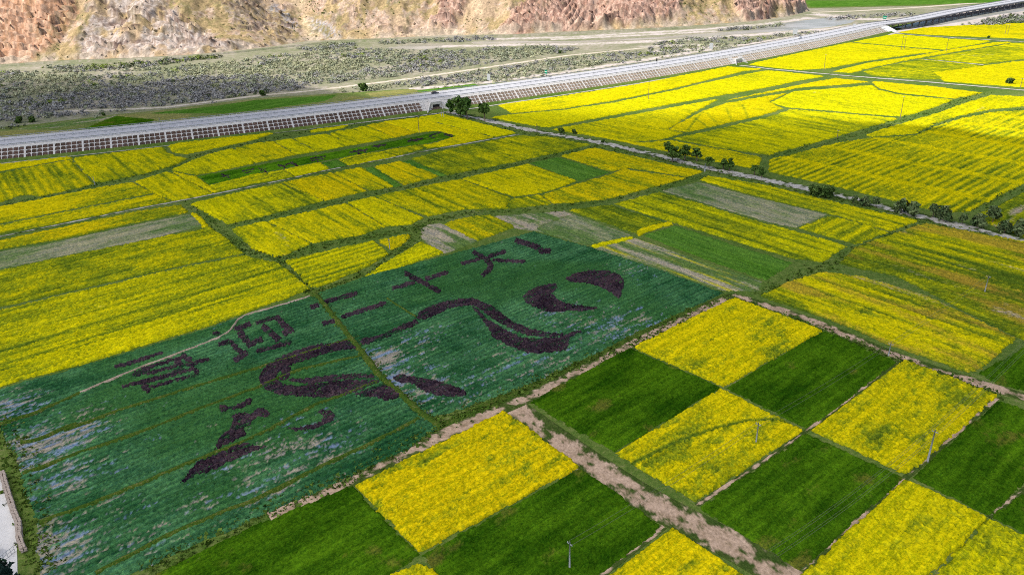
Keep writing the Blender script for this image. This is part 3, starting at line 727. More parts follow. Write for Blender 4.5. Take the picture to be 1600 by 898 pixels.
# ------------------------------------------------------------------ crops
DIR_A = at(1148, 462) - at(827, 625); DIR_B = at(1285, 516) - at(1148, 462)
def row_dir(r, poly):
    if isinstance(r, str): d = DIR_A if r == 'A' else DIR_B
    else: d = at(*r[1]) - at(*r[0])
    return d / np.linalg.norm(d)
YEL, YEL2, LIME = (0.71, 0.55, 0.003), (0.56, 0.465, 0.004), (0.27, 0.29, 0.008)
GRN, GRN2 = (0.075, 0.120, 0.008), (0.125, 0.170, 0.013)
TAN = (0.40, 0.29, 0.17)
_seed = [100]
def canopy(name, px, kind, row='A', b=0.62, sa=0.18, pr=2.6, na=0.5, st=5.0, br=0.0, h=None, parent=None, fine=None, edge=0.5, hatch=None, film=None, orange=0.0, lines=None, z0=0.0, world=None, rib=0.0, grow=None, tone=1.0, fur=None):
    """one plot of standing crop: a sheet of uneven plant tops with soft ragged sides.
    b mean bloom, sa row contrast, pr row spacing, na patchiness, st stretch along the rows, br bare soil"""
    _seed[0] += 7; sd = _seed[0]
    poly = world if world is not None else ats(px)
    d = row_dir(row, poly); e = np.array([-d[1], d[0]])
    cen = poly.mean(0)
    uv = np.stack([(poly - cen) @ d, (poly - cen) @ e], 1)
    dist = math.hypot(np.linalg.norm(poly, axis=1).min() * 0.5 + np.linalg.norm(cen) * 0.5, CAM_H)
    s = fine or max(0.40, 1.5 * dist / 755.0)
    us = np.arange(uv[:, 0].min() - s, uv[:, 0].max() + s, s); vs = np.arange(uv[:, 1].min() - s, uv[:, 1].max() + s, s)
    U, V = np.meshgrid(us, vs, indexing='ij')
    U = U + (RNG.random(U.shape) - 0.5) * 0.7 * s; V = V + (RNG.random(V.shape) - 0.5) * 0.7 * s
    wx = cen[0] + U * d[0] + V * e[0]; wy = cen[1] + U * d[1] + V * e[1]
    ew = edge * 2.0
    ua = U + ew * (fbm(wx / 3.0, wy / 3.0, sd) - 0.5) + 0.8 * s * (RNG.random(U.shape) - 0.5); va = V + ew * (fbm(wx / 3.0, wy / 3.0, sd + 3) - 0.5)
    uvl = [tuple(p) for p in uv]
    if grow is None: grow = 1.5 if dist < 260 else (1.25 if dist < 520 else 2.2)
    ins = pip(ua, va, uvl) | (dist_poly(ua, va, uvl, True) < grow * s)
    quad = ins[:-1, :-1] & ins[1:, :-1] & ins[1:, 1:] & ins[:-1, 1:]
    nx, ny = U.shape
    idx = np.arange(nx * ny).reshape(nx, ny)
    q = np.stack([idx[:-1, :-1], idx[1:, :-1], idx[1:, 1:], idx[:-1, 1:]], -1)[quad]
    if len(q) == 0: return None
    cnt = np.bincount(q.ravel(), minlength=nx * ny).reshape(nx, ny)
    rim = (cnt > 0) & (cnt < 4)
    W = RNG.random(U.shape)
    pa = fbm(U / (3.0 * st), V / 3.0, sd + 1, 4) - 0.5            # patches drawn out along the rows
    pb = fbm(wx / 28.0, wy / 28.0, sd + 2, 3) - 0.5               # broad patches
    pc = fbm(wx / 4.5, wy / 4.5, sd + 6, 3) - 0.5
    rowv = np.cos(2 * np.pi * (V + 1.2 * (fbm(U / 40, V / 15, sd + 4) - 0.5)) / pr)
    streak = 2.0 * (fbm(U / (12.0 * pr), V / (0.5 * pr), sd + 5, 3) - 0.5) + 2.0 * (fbm(U / (5.0 * pr), V / (0.16 * pr), sd + 17, 3) - 0.5)
    rows = rib * rowv * (0.5 + fbm(U / 30, V / 12, sd + 7)) + (1 - rib) * (0.85 * streak + 0.25 * rowv)
    if hatch is not None:                                        # cross drilled beds
        hp, hs, band = hatch
        rows = rows * smooth(0.2, 0.5, vnoise(U / band, V / 26, sd + 8)) + 0.0
        rows = np.where(np.abs(np.mod(U + 3 * pb, band) - band / 2) < band * hs, 0.9, rows)
    sa_ = sa * 0.72
    bloom = b + 0.05 + sa_ * rows + na * (1.1 * pa + 0.9 * pb + 0.5 * pc) + 0.36 * (W - 0.5)
    if kind == 'rape' and dist < 225:                            # thin and flattened spots
        bloom = bloom - 0.28 * smooth(0.60, 0.72, fbm(U / 4.5, V / 2.2, sd + 21, 3)) - 0.14 * smooth(0.52, 0.66, fbm(wx / 14, wy / 14, sd + 22, 3)) + 0.05
    if fur is None: fur = 0.42 if (kind == 'rape' and sa >= 0.1) else 0.0
    if fur > 0:                                                  # wheel lines and missed drills: thin, broken, unevenly spaced
        span = uv[:, 1].max() - uv[:, 1].min(); rr_ = np.random.default_rng(sd)
        for j in range(int(span / (pr * 1.7))):
            v0 = uv[:, 1].min() + rr_.random() * span; wd_ = 0.22 + 0.40 * rr_.random() + 0.22 * s
            on = smooth(0.42, 0.55, fbm(U / 22.0, U * 0 + 7.7 * j, sd + 19, 2))
            bloom = bloom - fur * (0.35 + 0.65 * rr_.random()) * on * np.exp(-((V - v0 - 0.8 * (fbm(U / 30, U * 0 + j, sd + 20, 2) - 0.5)) / wd_) ** 2)
    bare = np.zeros(U.shape)
    if br > 0: bare = smooth(0.5, 0.62, fbm(U / (5 * st), V / 5, sd + 9, 4) + br - 0.35 + 0.15 * (W - 0.5))
    if lines is not None:                                        # trodden lines through the crop, pixel polylines
        for ln, wd, gone in lines:
            dl = dist_poly(wx, wy, [tuple(p) for p in ats(ln)])
            k = 1 - smooth(wd * 0.5, wd * 0.5 + max(0.5, s), dl)
            bloom = bloom - k * 1.2 * gone * min(1.0, 0.5 / s)
    R3 = RNG.random(U.shape)
    if kind == 'rape':
        H = h or 0.62
        f = np.clip((bloom - 0.16) / 0.62, 0, 1)
        rr2 = np.random.default_rng(sd + 1).random(3)
        g = mix(GRN, GRN2, R3); y = mix(YEL2, YEL, R3) * np.array([0.93 + 0.12 * rr2[0], 0.93 + 0.12 * rr2[1], 1.0])
        c = mix(mix(g, LIME, np.clip(f * 2, 0, 1)), y, np.clip(f * 2 - 1, 0, 1))
        if orange > 0: c = mix(c, (0.45, 0.27, 0.03), smooth(0.52, 0.72, fbm(U / 30, V / 7, sd + 11, 4) + 0.15 * (W - 0.5)) * orange)
        Hh = H * (0.55 + 0.35 * f + 0.55 * (W - 0.5))
    elif kind == 'green':
        H = h or 0.42
        f = np.clip(0.5 + 1.1 * pa + 0.5 * pb + 0.6 * pc + 0.3 * (W - 0.5) + sa * rows, 0, 1)
        c = mix((0.018, 0.062, 0.002), (0.080, 0.172, 0.005), f)
        c = mix(c, (0.15, 0.13, 0.02), smooth(0.66, 0.80, fbm(U / 9, V / 6, sd + 12, 4) + 0.1 * (W - 0.5)) * 0.7)
        Hh = H * (0.65 + 0.25 * f + 0.5 * (W - 0.5))
    elif kind == 'meadow':                                       # brighter young green
        H = h or 0.45
        f = np.clip(0.5 + 1.3 * pa + 0.6 * pb + 0.35 * (W - 0.5) + sa * rows, 0, 1)
        c = mix((0.055, 0.145, 0.010), (0.12, 0.235, 0.028), f)
        Hh = H * (0.7 + 0.3 * (W - 0.5))
    elif kind == 'pale':                                         # sparse green on pale soil
        H = h or 0.3
        f = np.clip(0.5 + 1.6 * pa + 0.9 * pb + 0.8 * pc + 0.5 * (W - 0.5) + sa * rows, 0, 1)
        c = mix((0.115, 0.185, 0.042), (0.36, 0.315, 0.175), f)
        Hh = H * (0.7 + 0.4 * (W - 0.5))
    elif kind == 'dry':                                          # bare tan soil with green streaks
        H = h or 0.2
        f = np.clip(0.55 + 2.0 * pa + 1.0 * pb + 0.5 * (W - 0.5) + sa * rows, 0, 1)
        c = mix((0.12, 0.185, 0.04), (0.44, 0.35, 0.22), smooth(0.28, 0.9, f))
        if orange > 0: c = mix(c, YEL2, smooth(0.60, 0.70, fbm(U / 40, V / 1.8, sd + 11, 3)) * orange)
        Hh = H * (0.6 + 0.5 * (W - 0.5))
    elif kind == 'olive':
        H = h or 0.4
        f = np.clip(0.5 + 1.2 * pa + 0.6 * pb + 0.3 * (W - 0.5), 0, 1)
        c = mix((0.20, 0.20, 0.05), (0.33, 0.28, 0.09), f); Hh = H * (0.7 + 0.3 * (W - 0.5))
    elif kind == 'teal':
        H = h or 0.45
        f = np.clip(0.5 + 1.1 * pa + 0.6 * pb + 0.8 * pc + 0.5 * (W - 0.5), 0, 1)
        c = mix((0.019, 0.080, 0.024), (0.078, 0.198, 0.070), f)
        c = c * (1 + 0.22 * np.cos(2 * np.pi * (V + 0.5 * pb) / 1.7))[..., None]
        c = mix(c, (0.042, 0.125, 0.026), smooth(0.45, 0.68, fbm(wx / 30, wy / 30, sd + 13, 3)) * 0.7)
        Hh = H * (0.55 + 0.5 * rows * 0.3 + 0.8 * (W - 0.5))
        # mulch film and soil where plants failed, in streaks along the beds
        st1 = 0.6 * fbm(U / 5.0, V / 0.75, sd + 14, 4) + 0.4 * fbm(U / 1.3, V / 0.6, sd + 18, 2) + 0.20 * (W - 0.5)
        amt = 0.0 * wx
        for (a0, b0, rr, k) in (film or []):
            g_ = at(a0, b0); amt = np.maximum(amt, k * np.exp(-((wx - g_[0]) ** 2 + (wy - g_[1]) ** 2) / (rr * rr)))
        gap = smooth(0.70, 0.82, st1 + 0.27 * amt - 0.115 * (1 - np.minimum(amt, 1)) + 0.14 * pb)
        blue = smooth(0.45, 0.6, fbm(U / 10, V / 1.2, sd + 15, 3))
        c = mix(c, mix((0.40, 0.31, 0.23), (0.24, 0.28, 0.38), blue), gap * 0.8)
        Hh = Hh * (1 - 0.85 * gap)
    elif kind == 'purple':
        H = h or 0.85
        f = np.clip(0.45 + 1.0 * pc + 1.1 * (W - 0.5), 0, 1)
        c = mix((0.014, 0.007, 0.012), (0.080, 0.050, 0.055), f)
        gap = smooth(0.70, 0.78, fbm(U / 5.0, V / 0.9, sd + 16, 4) + 0.12 * (W - 0.5))
        c = mix(c, (0.018, 0.06, 0.022), gap)
        Hh = H * (0.6 + 0.7 * (W - 0.5))
    c = c * tone
    if br > 0:
        c = mix(c, mix(TAN, (0.50, 0.39, 0.28), R3), bare * 0.9); Hh = Hh * (1 - 0.85 * bare)
    if kind == 'rape':
        c = np.where(rim[..., None], mix(c, GRN, np.full(U.shape, 0.3)), c)
    Z = np.where(rim, 0.03, np.maximum(Hh, 0.05)) + z0
    used = cnt.ravel() > 0
    remap = np.cumsum(used) - 1
    P = np.stack([U, V, Z], -1).reshape(-1, 3)[used]
    me = np_mesh(name, P, remap[q], c.reshape(-1, 3)[used], False)
    o = link(name, me, M['crop'], parent, (cen[0], cen[1], 0.0) if parent is None else (cen[0] - parent.location[0], cen[1] - parent.location[1], 0.0))
    o.rotation_euler = (0, 0, math.atan2(d[1], d[0]))
    return o
def field(kind, px, label, row='A', **kw):
    nm = {'rape': 'rapeseed_field', 'green': 'barley_field', 'meadow': 'green_field', 'pale': 'sparse_field', 'dry': 'fallow_field', 'olive': 'olive_field', 'teal': 'cabbage_field'}[kind]
    o = canopy(nm, px, kind, row, **kw)
    if o: tag(o, label, 'field', kind='thing')
    return o

# --- the chequerboard in front
field('rape', [(1148, 466), (1283, 517), (1130, 603), (990, 543)], 'yellow rapeseed square at the far corner of the chequerboard', b=0.78, sa=0.05, na=0.55)
field('green', [(984, 545), (1124, 605), (960, 704), (830, 628)], 'dark green square between the dirt road head and the farthest yellow square')
field('green', [(1288, 518), (1399, 566), (1262, 668), (1136, 606)], 'dark green square bordered by the power pole and the thin field path')
field('rape', [(1127, 609), (1252, 672), (1086, 783), (963, 708)], 'yellow rapeseed square with a curved trodden line and a pole in it', b=0.76, sa=0.05,
      lines=[([(1250, 668), (1215, 657), (1170, 658), (1120, 670), (1060, 690), (990, 725)], 0.45, 0.5)])
field('rape', [(1412, 563), (1556, 618), (1416, 741), (1269, 672)], 'yellow rapeseed square at the right with a tall pole at its edge', b=0.77, sa=0.05)
field('green', [(1260, 679), (1409, 746), (1250, 888), (1096, 794)], 'dark green square beside the wide dirt road at lower right')
field('green', [(1562, 628), (1608, 644), (1608, 746), (1543, 802), (1427, 746)], 'dark green plot cut by the right picture edge below the field path')
field('green', [(1608, 766), (1660, 800), (1660, 860), (1552, 808)], 'small dark green corner plot at the lower right picture edge')
field('rape', [(1416, 751), (1539, 808), (1400, 950), (1195, 950)], 'yellow rapeseed plot with trampled holes at the bottom right', b=0.75, sa=0.05, na=0.65)
field('rape', [(1546, 813), (1660, 868), (1660, 960), (1408, 960)], 'yellow rapeseed plot filling the bottom right corner', b=0.77, sa=0.05)
field('rape', [(788, 644), (904, 728), (655, 862), (558, 758)], 'large yellow rapeseed square left of the dirt road head', b=0.72, sa=0.06, na=0.75)
field('green', [(908, 734), (1032, 822), (925, 905), (860, 960), (740, 960), (662, 868)], 'dark green plot with a grey pole standing in it')
field('green', [(549, 761), (651, 867), (600, 900), (540, 960), (140, 960), (255, 893), (400, 821)], 'dark green plot at the bottom left below the crop picture')
field('rape', [(655, 881), (690, 904), (740, 965), (560, 965), (608, 902)], 'small yellow rapeseed tip at the bottom edge between two dark plots', b=0.76, sa=0.05)
field('rape', [(1050, 825), (1158, 898), (1215, 965), (870, 965), (945, 905)], 'yellow rapeseed plot at the bottom edge left of the dirt road', b=0.77, sa=0.05)

# --- the crop picture field
FILM_L = [(75, 690, 12, 1.35), (120, 680, 9, 1.0), (105, 755, 11, 0.85), (75, 860, 9, 1.45), (110, 850, 9, 0.9), (155, 800, 9, 0.7), (430, 725, 14, 0.8), (500, 695, 14, 0.8), (300, 785, 9, 0.7), (235, 835, 10, 0.6), (20, 640, 10, 1.1), (360, 735, 9, 0.6)]
FILM_R = [(598, 562, 7, 1.7), (612, 592, 7, 1.4), (650, 615, 7, 1.0), (665, 525, 12, 0.7), (645, 545, 12, 0.6), (680, 600, 14, 0.8), (720, 600, 14, 0.7), (870, 480, 9, 0.7), (900, 520, 16, 0.7), (980, 510, 16, 0.7), (820, 565, 18, 0.6), (990, 420, 12, 0.6)]
field('teal', [(-60, 640), (0, 609), (33, 599), (120, 576), (225, 544), (325, 514), (400, 487), (484, 463), (497, 466), (518, 494), (536, 517), (552, 537), (588, 588), (611, 608), (640, 636), (668, 656), (690, 664), (640, 700), (553, 741), (400, 808), (200, 896), (150, 920), (60, 960), (70, 893), (60, 850), (62, 815), (45, 770), (28, 715), (0, 665), (-60, 690)],
      'teal cabbage beds left of the dividing grass lane, carrying the planted characters', film=FILM_L, st=3, h=0.5, pr=1.4)
field('teal', [(498, 458), (570, 433), (700, 399), (834, 363), (918, 386), (1000, 412), (1060, 433), (1130, 458), (1000, 515), (930, 551), (850, 589), (800, 610), (700, 645), (668, 650), (645, 630), (616, 603), (594, 584), (558, 535), (541, 515), (523, 493)],
      'teal cabbage beds right of the dividing grass lane, carrying most of the ribbon', film=FILM_R, st=3, h=0.5, pr=1.4)

# --- left block
field('rape', [(-60, 265), (0, 257.5), (112, 245.5), (112, 248), (0, 268), (-60, 280)], 'thin yellow strip under the road embankment at far left', b=0.8)
field('rape', [(-60, 284), (0, 272), (60, 260), (111, 251), (120, 262), (134, 278), (145, 288), (100, 299), (62, 307), (45, 304), (30, 306), (0, 316), (-60, 330)], 'yellow and green ribbed plot at the left edge under the expressway', row='B', b=0.54, sa=0.26, pr=3.6, na=0.35, rib=0.8)
field('rape', [(117, 248), (200, 237), (254, 230), (261, 240), (280, 246), (293, 248), (270, 259), (220, 273), (160, 285), (149, 283), (131, 267)], 'yellow plot between the ribbed plot and the ditch under the expressway', row='B', b=0.62, sa=0.25, pr=4.0)
field('rape', [(263, 228), (300, 221), (400, 211), (428, 208.5), (400, 218), (340, 231), (292, 241), (271, 238)], 'narrow yellow wedge along the frontage track', b=0.78)
field('rape', [(-60, 337), (0, 324), (60, 313), (152, 295), (206, 286), (238, 302), (120, 325), (0, 349), (-60, 362)], 'long yellow strip below the ditch at far left', b=0.66, sa=0.2, pr=6.0)
field('rape', [(-60, 366), (0, 353), (120, 329), (242, 305), (267, 315), (200, 326), (100, 347), (0, 366), (-60, 378)], 'long yellow strip just above the grey path at far left', b=0.64, sa=0.2, pr=6.0)
field('rape', [(213, 284), (262, 269), (300, 286), (331, 303), (300, 309), (273, 314), (244, 303)], 'yellow plot wedged between ditch and grey path left of the dark lettered strip', row='B', b=0.66, sa=0.2, pr=5)
field('rape', [(-60, 391), (0, 377), (100, 356), (200, 334), (283, 321), (294, 332), (200, 350), (100, 373), (0, 389), (-60, 402)], 'long yellow strip below the grey path at far left', b=0.58, sa=0.25, pr=5)
field('pale', [(-60, 406), (0, 394), (100, 376), (200, 354), (297, 335), (318, 352), (240, 372), (100, 399), (0, 420), (-60, 432)], 'fallow tan and green streaked strip at far left', sa=0.25, pr=6, st=8)
field('rape', [(299, 333), (308, 335), (326, 354), (316, 356)], 'tiny yellow strip at the end of the fallow strip', b=0.8)
field('rape', [(-60, 437), (0, 424), (100, 402), (240, 374), (328, 356), (352, 371), (379, 396), (300, 411), (150, 446), (0, 479), (-60, 492)], 'dull yellow green mottled plot below the fallow strip', b=0.47, sa=0.10, na=0.5, st=3, pr=3)
field('rape', [(-60, 500), (0, 486), (150, 451), (300, 416), (383, 400), (437, 413), (483, 452), (400, 482), (325, 509), (225, 539), (120, 571), (33, 593), (0, 603), (-60, 625)], 'big yellow plot with long dark furrows above the crop picture', b=0.60, sa=0.30, pr=4.5, na=0.40, st=14, br=0.10, fur=0.7)

# --- above and below the dark lettered strip
field('rape', [(269, 266), (300, 252), (325, 242), (363, 233), (397, 250), (396, 256), (309, 273.5)], 'yellow plot above the left end of the dark lettered strip', row='B', b=0.70, sa=0.15, pr=5)
field('rape', [(269, 269), (309, 277.5), (327, 290), (342, 300), (335, 301)], 'narrow yellow sliver at the left end of the dark lettered strip', row='B', b=0.8)
field('rape', [(368, 232), (400, 225), (427, 222), (460, 242.5), (400, 255)], 'second yellow plot above the dark lettered strip counted from the left', row='B', b=0.74, sa=0.12, pr=5)
field('rape', [(431, 221), (455, 218), (493, 237), (464, 242)], 'third yellow plot above the dark lettered strip counted from the left', row='B', b=0.70, sa=0.2, pr=5)
field('rape', [(461, 217), (511, 210), (548, 227), (498, 237)], 'fourth yellow plot above the dark lettered strip counted from the left', row='B', b=0.72, sa=0.15, pr=5)
field('rape', [(515, 209), (571, 197.5), (615, 215.5), (552, 227)], 'fifth yellow plot above the dark lettered strip counted from the left', row='B', b=0.76, sa=0.1, pr=5)
field('rape', [(574, 196.5), (597, 192), (651, 208), (619, 215)], 'sixth yellow plot above the dark lettered strip, narrow', row='B', b=0.74, sa=0.1, pr=5)
field('rape', [(600, 191), (652, 185), (769, 215), (712, 226), (668, 228), (716, 213), (684, 204.5), (654, 207.5)], 'yellow plot wrapping the right end of the dark lettered strip', row='B', b=0.80, sa=0.08, pr=5)
field('rape', [(656, 184), (690, 179), (725, 187), (806, 208), (774, 214)], 'bright yellow plot in the corner by the underpass track', row='B', b=0.82, sa=0.08, pr=5)
field('rape', [(485, 204.5), (545, 196), (530, 202), (486, 207.5)], 'very thin yellow strip beside the frontage track', b=0.8)
strip_field = field('green', [(310, 276), (400, 259), (500, 242), (600, 224), (683, 207), (712, 213), (660, 225), (615, 230), (500, 252), (400, 271), (328, 288)], 'long dark green strip with small planted characters among yellow plots', b=0.5, h=0.4, tone=1.55)
field('rape', [(329, 290.5), (400, 273), (416, 271), (434, 281), (400, 286), (341, 300.5)], 'yellow plot under the left end of the dark lettered strip', b=0.70, sa=0.15, pr=5)
field('rape', [(419, 271), (443, 266.5), (460, 276), (437, 280.5)], 'small square yellow plot under the dark lettered strip', b=0.74, sa=0.1)
field('rape', [(446, 265.5), (500, 254.5), (514, 264), (462, 275.5)], 'yellow plot under the middle of the dark lettered strip', b=0.74, sa=0.12)
field('meadow', [(503, 255), (526, 250), (541, 259), (519, 263)], 'small fresh green plot between yellow plots under the dark lettered strip', row='B', sa=0.4, pr=5)
field('rape', [(531, 249), (598, 236.5), (611, 246), (545, 259)], 'yellow plot right of the small green plot under the dark lettered strip', b=0.66, sa=0.15)
field('rape', [(601, 236), (655, 226.5), (666, 231), (614, 245.5)], 'duller yellow plot near the right end of the dark lettered strip', row='B', b=0.50, sa=0.2)
field('rape', [(660, 226.5), (716, 224.5), (700, 228), (668, 232)], 'narrow yellow plot against the grey path right of the dull plot', b=0.76)

# --- middle rows
field('rape', [(300, 319), (345, 308), (438, 287), (505, 314), (400, 341), (357, 350), (322, 332)], 'yellow furrowed plot below the grey path nearest the left ditch', row='B', b=0.60, sa=0.30, pr=4.5, na=0.5)
field('rape', [(442, 286), (518, 271), (573, 299), (511, 313.5)], 'yellow furrowed plot second along below the grey path', row='B', b=0.63, sa=0.25, pr=4.5)
field('rape', [(522, 270.5), (564, 262.5), (614, 292), (578, 298)], 'yellow furrowed plot left of the green wedge', row='B', b=0.60, sa=0.30, pr=4.5)
field('meadow', [(567, 264), (582, 261), (627, 290), (617, 292.5)], 'slim green wedge between two yellow plots in the middle rows', row='B', sa=0.3, pr=4)
field('rape', [(586, 261), (625, 253), (686, 276), (632, 289)], 'yellow plot right of the slim green wedge', row='B', b=0.66, sa=0.2, pr=5)
field('meadow', [(628, 252.5), (640, 250), (697, 274), (689, 275.5)], 'pale green strip beside the light green flowering plot', row='B', h=0.3)
field('rape', [(643, 249), (700, 234), (812, 212.5), (870, 216), (922, 227), (870, 239), (800, 254), (700, 273.5)], 'light green and yellow plot just flowering beside the tree lined track', row='B', b=0.40, sa=0.12, pr=5, na=0.55, st=3)
field('rape', [(363, 358), (414, 347), (484, 381), (445, 399), (431, 402), (396, 389)], 'yellow furrowed plot in the lower middle row at the stone ditch', row='B', b=0.60, sa=0.30, pr=4.5, br=0.07)
field('rape', [(418, 346), (541, 319), (600, 354.5), (560, 368), (489, 380)], 'wide yellow furrowed plot in the lower middle row', row='B', b=0.58, sa=0.30, pr=4.5)
field('rape', [(545, 318), (583, 308), (661, 340.5), (640, 351), (604, 353.5)], 'yellow plot with dark furrow centre of the lower middle row', row='B', b=0.60, sa=0.32, pr=5.5)
field('rape', [(587, 307), (718, 281), (797, 309), (790, 325), (725, 327), (668, 338)], 'yellow and olive furrowed plot right in the lower middle row', row='B', b=0.52, sa=0.30, pr=4.5)
field('rape', [(723, 280), (800, 263), (825, 257), (900, 283), (880, 291), (845, 302), (802, 307)], 'yellow plot left of the plain green rectangle', row='B', b=0.68, sa=0.15, pr=4.5)
field('meadow', [(829, 255), (872, 246.5), (952, 270), (906, 282.5)], 'plain fresh green rectangle among yellow plots beside the tree track', row='B', st=6)
field('rape', [(877, 244.5), (928, 232), (1000, 248), (1097, 269), (1074, 276.5), (985, 262.5), (956, 268)], 'yellow plot between the plain green rectangle and the tree track', row='B', b=0.72, sa=0.18, pr=5)
field('rape', [(907, 287), (957, 272.5), (976, 266), (1071, 279), (1030, 290), (985, 302), (945, 312), (890, 317), (865, 318.5), (848, 305)], 'yellow plot below the plain green rectangle', row='B', b=0.62, sa=0.22, pr=4.5)
field('rape', [(801, 311), (843, 306), (861, 319), (800, 326), (735, 329.5), (790, 326)], 'thin yellow plot along the upper side of the grass lane', row='B', b=0.55, sa=0.25)
field('rape', [(448, 408), (520, 391.5), (583, 377), (606, 397), (575, 416), (545, 429), (500, 448), (486, 448)], 'yellow plot with green cross rows above the crop picture', b=0.52, sa=0.36, pr=3.2, na=0.5, rib=0.8)
field('rape', [(592, 376), (640, 366.5), (641, 371), (631, 380), (613, 391)], 'small yellow triangle with a pole at the lane fork', b=0.72)
field('rape', [(658, 378), (692, 395), (625, 417.5), (570, 433), (600, 413), (640, 390)], 'yellow wedge between the lane fork and the crop picture', b=0.76, sa=0.1)
field('dry', [(658, 359), (672, 351), (688, 350), (701, 354), (744, 377), (697, 395), (680, 387.5), (662, 372.5)], 'rounded fallow plot with a green middle beside the lane fork', row='B', sa=0.25, pr=4)
field('rape', [(694, 351), (725, 341), (765, 336.5), (799, 351), (802, 356), (747, 376), (735, 371)], 'yellow and dark green square between two fallow plots', row='B', b=0.50, sa=0.25, pr=5)
field('dry', [(774, 338), (882, 330), (894, 335), (850, 349), (833, 360), (806, 356.5)], 'bare tan plot at the top corner of the crop picture', row='B', br=0.25)
field('pale', [(897, 336), (986, 368), (918, 382.5), (836, 360.5), (853, 350)], 'pale green fallow plot above the exclamation mark', row='B')
field('rape', [(889, 328.5), (955, 321.5), (1038, 348.5), (992, 364)], 'green plot with thin yellow curves beside the fallow plot', row='B', b=0.20, sa=0.25, pr=7)
field('rape', [(961, 319), (1030, 301), (1040, 304), (1180, 346), (1322, 385), (1284, 409), (1240, 404), (1056, 349)], 'long yellow striped plot between pale field and green wedge', row='B', b=0.58, sa=0.30, pr=5, na=0.6, st=9, br=0.03)
field('pale', [(1036, 298), (1090, 285), (1200, 313.5), (1291, 335), (1243, 355.5), (1200, 346.5)], 'long pale green sparse field among yellow plots below the trees', row='B')
field('rape', [(1095, 282), (1108, 276), (1200, 291), (1300, 316), (1434, 346), (1390, 361), (1300, 334.5), (1200, 311.5)], 'long yellow strip along the near side of the tree lined track', row='B', b=0.62, sa=0.25, pr=5, st=9)
field('rape', [(1297, 338), (1387, 362.5), (1338, 381.5), (1249, 357)], 'yellow plot with green furrows at the right end of the pale field', b=0.56, sa=0.35, pr=5)
field('meadow', [(1008, 368), (1055, 353.5), (1150, 386), (1238, 411), (1195, 437), (1100, 404)], 'bright green wedge right of the crop picture', row='B', st=9)
field('rape', [(994, 362), (1002, 358), (1045, 347.5), (1052, 351), (1010, 362), (998, 369)], 'short yellow hedge like strip at the tip of the green wedge', b=0.85)
field('dry', [(926, 388), (992, 373), (1085, 404), (1188, 440), (1183, 454), (1130, 454), (1020, 420)], 'tan streaked plot with yellow lines right of the crop picture', row='B', sa=0.25, pr=5, st=12, orange=0.8)
field('rape', [(924, 384.5), (985, 371), (990, 373), (930, 387.5)], 'thin yellow line of plants above the tan streaked plot', b=0.85)

# --- right block below the tree lined track
field('rape', [(1341, 386), (1446, 350), (1610, 381), (1610, 536), (1584, 524), (1400, 430), (1345, 420), (1312, 412)], 'dull mottled yellow green plot at the right edge below the tree line', row='B', b=0.40, sa=0.25, pr=4, na=0.75, st=6, br=0.12, orange=0.7)
field('rape', [(1191, 463), (1230, 443), (1285, 426), (1345, 433), (1450, 463), (1583, 529), (1530, 577), (1511, 581), (1390, 538), (1290, 496), (1200, 467)], 'yellow striped plot with brown bare patches behind the chequerboard', row='B', b=0.50, sa=0.30, pr=4, na=0.6, st=12, br=0.15, orange=0.7)
field('green', [(1530, 583), (1610, 542), (1610, 612), (1562, 600)], 'dark green corner plot at the right edge behind the chequerboard')

# --- right block between the tree lined track and the upper track
FAN = [([(1075, 205), (1085, 190), (1100, 175)], 0.7, 0.6), ([(1110, 203), (1085, 185)], 0.7, 0.6), ([(1125, 200), (1105, 178)], 0.7, 0.55), ([(1145, 195), (1135, 170)], 0.7, 0.55), ([(1170, 188), (1160, 165)], 0.7, 0.5), ([(1040, 203), (1070, 185), (1095, 173)], 0.7, 0.6)]
field('rape', [(780, 165), (800, 162), (900, 148), (1000, 132), (1136, 105), (1190, 108.5), (1160, 112), (1098, 127), (1045, 140), (960, 157), (880, 170), (800, 177)], 'bright yellow strip along the embankment right of the poplars', b=0.85, sa=0.05)
field('rape', [(768, 184), (800, 180), (880, 173), (962, 161), (1050, 143), (1100, 131), (1165, 117), (1200, 111), (1288, 120), (1245, 127), (1195, 137.5), (1120, 150.5), (1050, 162.5), (950, 181.5), (858, 199), (830, 196)], 'broad bright yellow plot above the thin green lane right of the poplars', row='B', b=0.80, sa=0.10, pr=9, na=0.4, st=10)
field('rape', [(1136, 157), (1200, 144), (1255, 132.5), (1305, 123), (1358, 128.5), (1310, 133), (1255, 136.5), (1200, 145.5)], 'thin bright yellow strip between two green lanes', b=0.86, sa=0.05)
field('rape', [(864, 203), (950, 187.5), (1050, 169), (1121, 156), (1085, 175), (1041, 203.5), (1067, 208.5), (1036, 217.5), (1000, 221.5), (930, 213.5)], 'yellow plot above the tree lined track with dusky patches', row='B', b=0.72, sa=0.15, pr=8)
field('rape', [(1097, 175), (1133, 163), (1200, 151), (1228, 146.5), (1200, 160), (1222, 170), (1200, 178), (1150, 189.5), (1076, 206.5), (1046, 203)], 'yellow plot scored by a fan of curved lines', row='B', b=0.82, sa=0.05, lines=FAN, fine=0.8)
field('rape', [(1367, 128.5), (1450, 136), (1531, 145.5), (1490, 153.5), (1410, 145.5), (1377, 138)], 'bright yellow plot below the upper track with a curved left end', row='B', b=0.86, sa=0.06)
field('rape', [(1240, 144), (1318, 138), (1363, 134), (1371, 141.5), (1408, 149.5), (1486, 156.5), (1460, 168), (1408, 182.5), (1230, 168), (1206, 160.5)], 'broad bright yellow plot below the curved one', row='B', b=0.80, sa=0.08, pr=10, br=0.02)
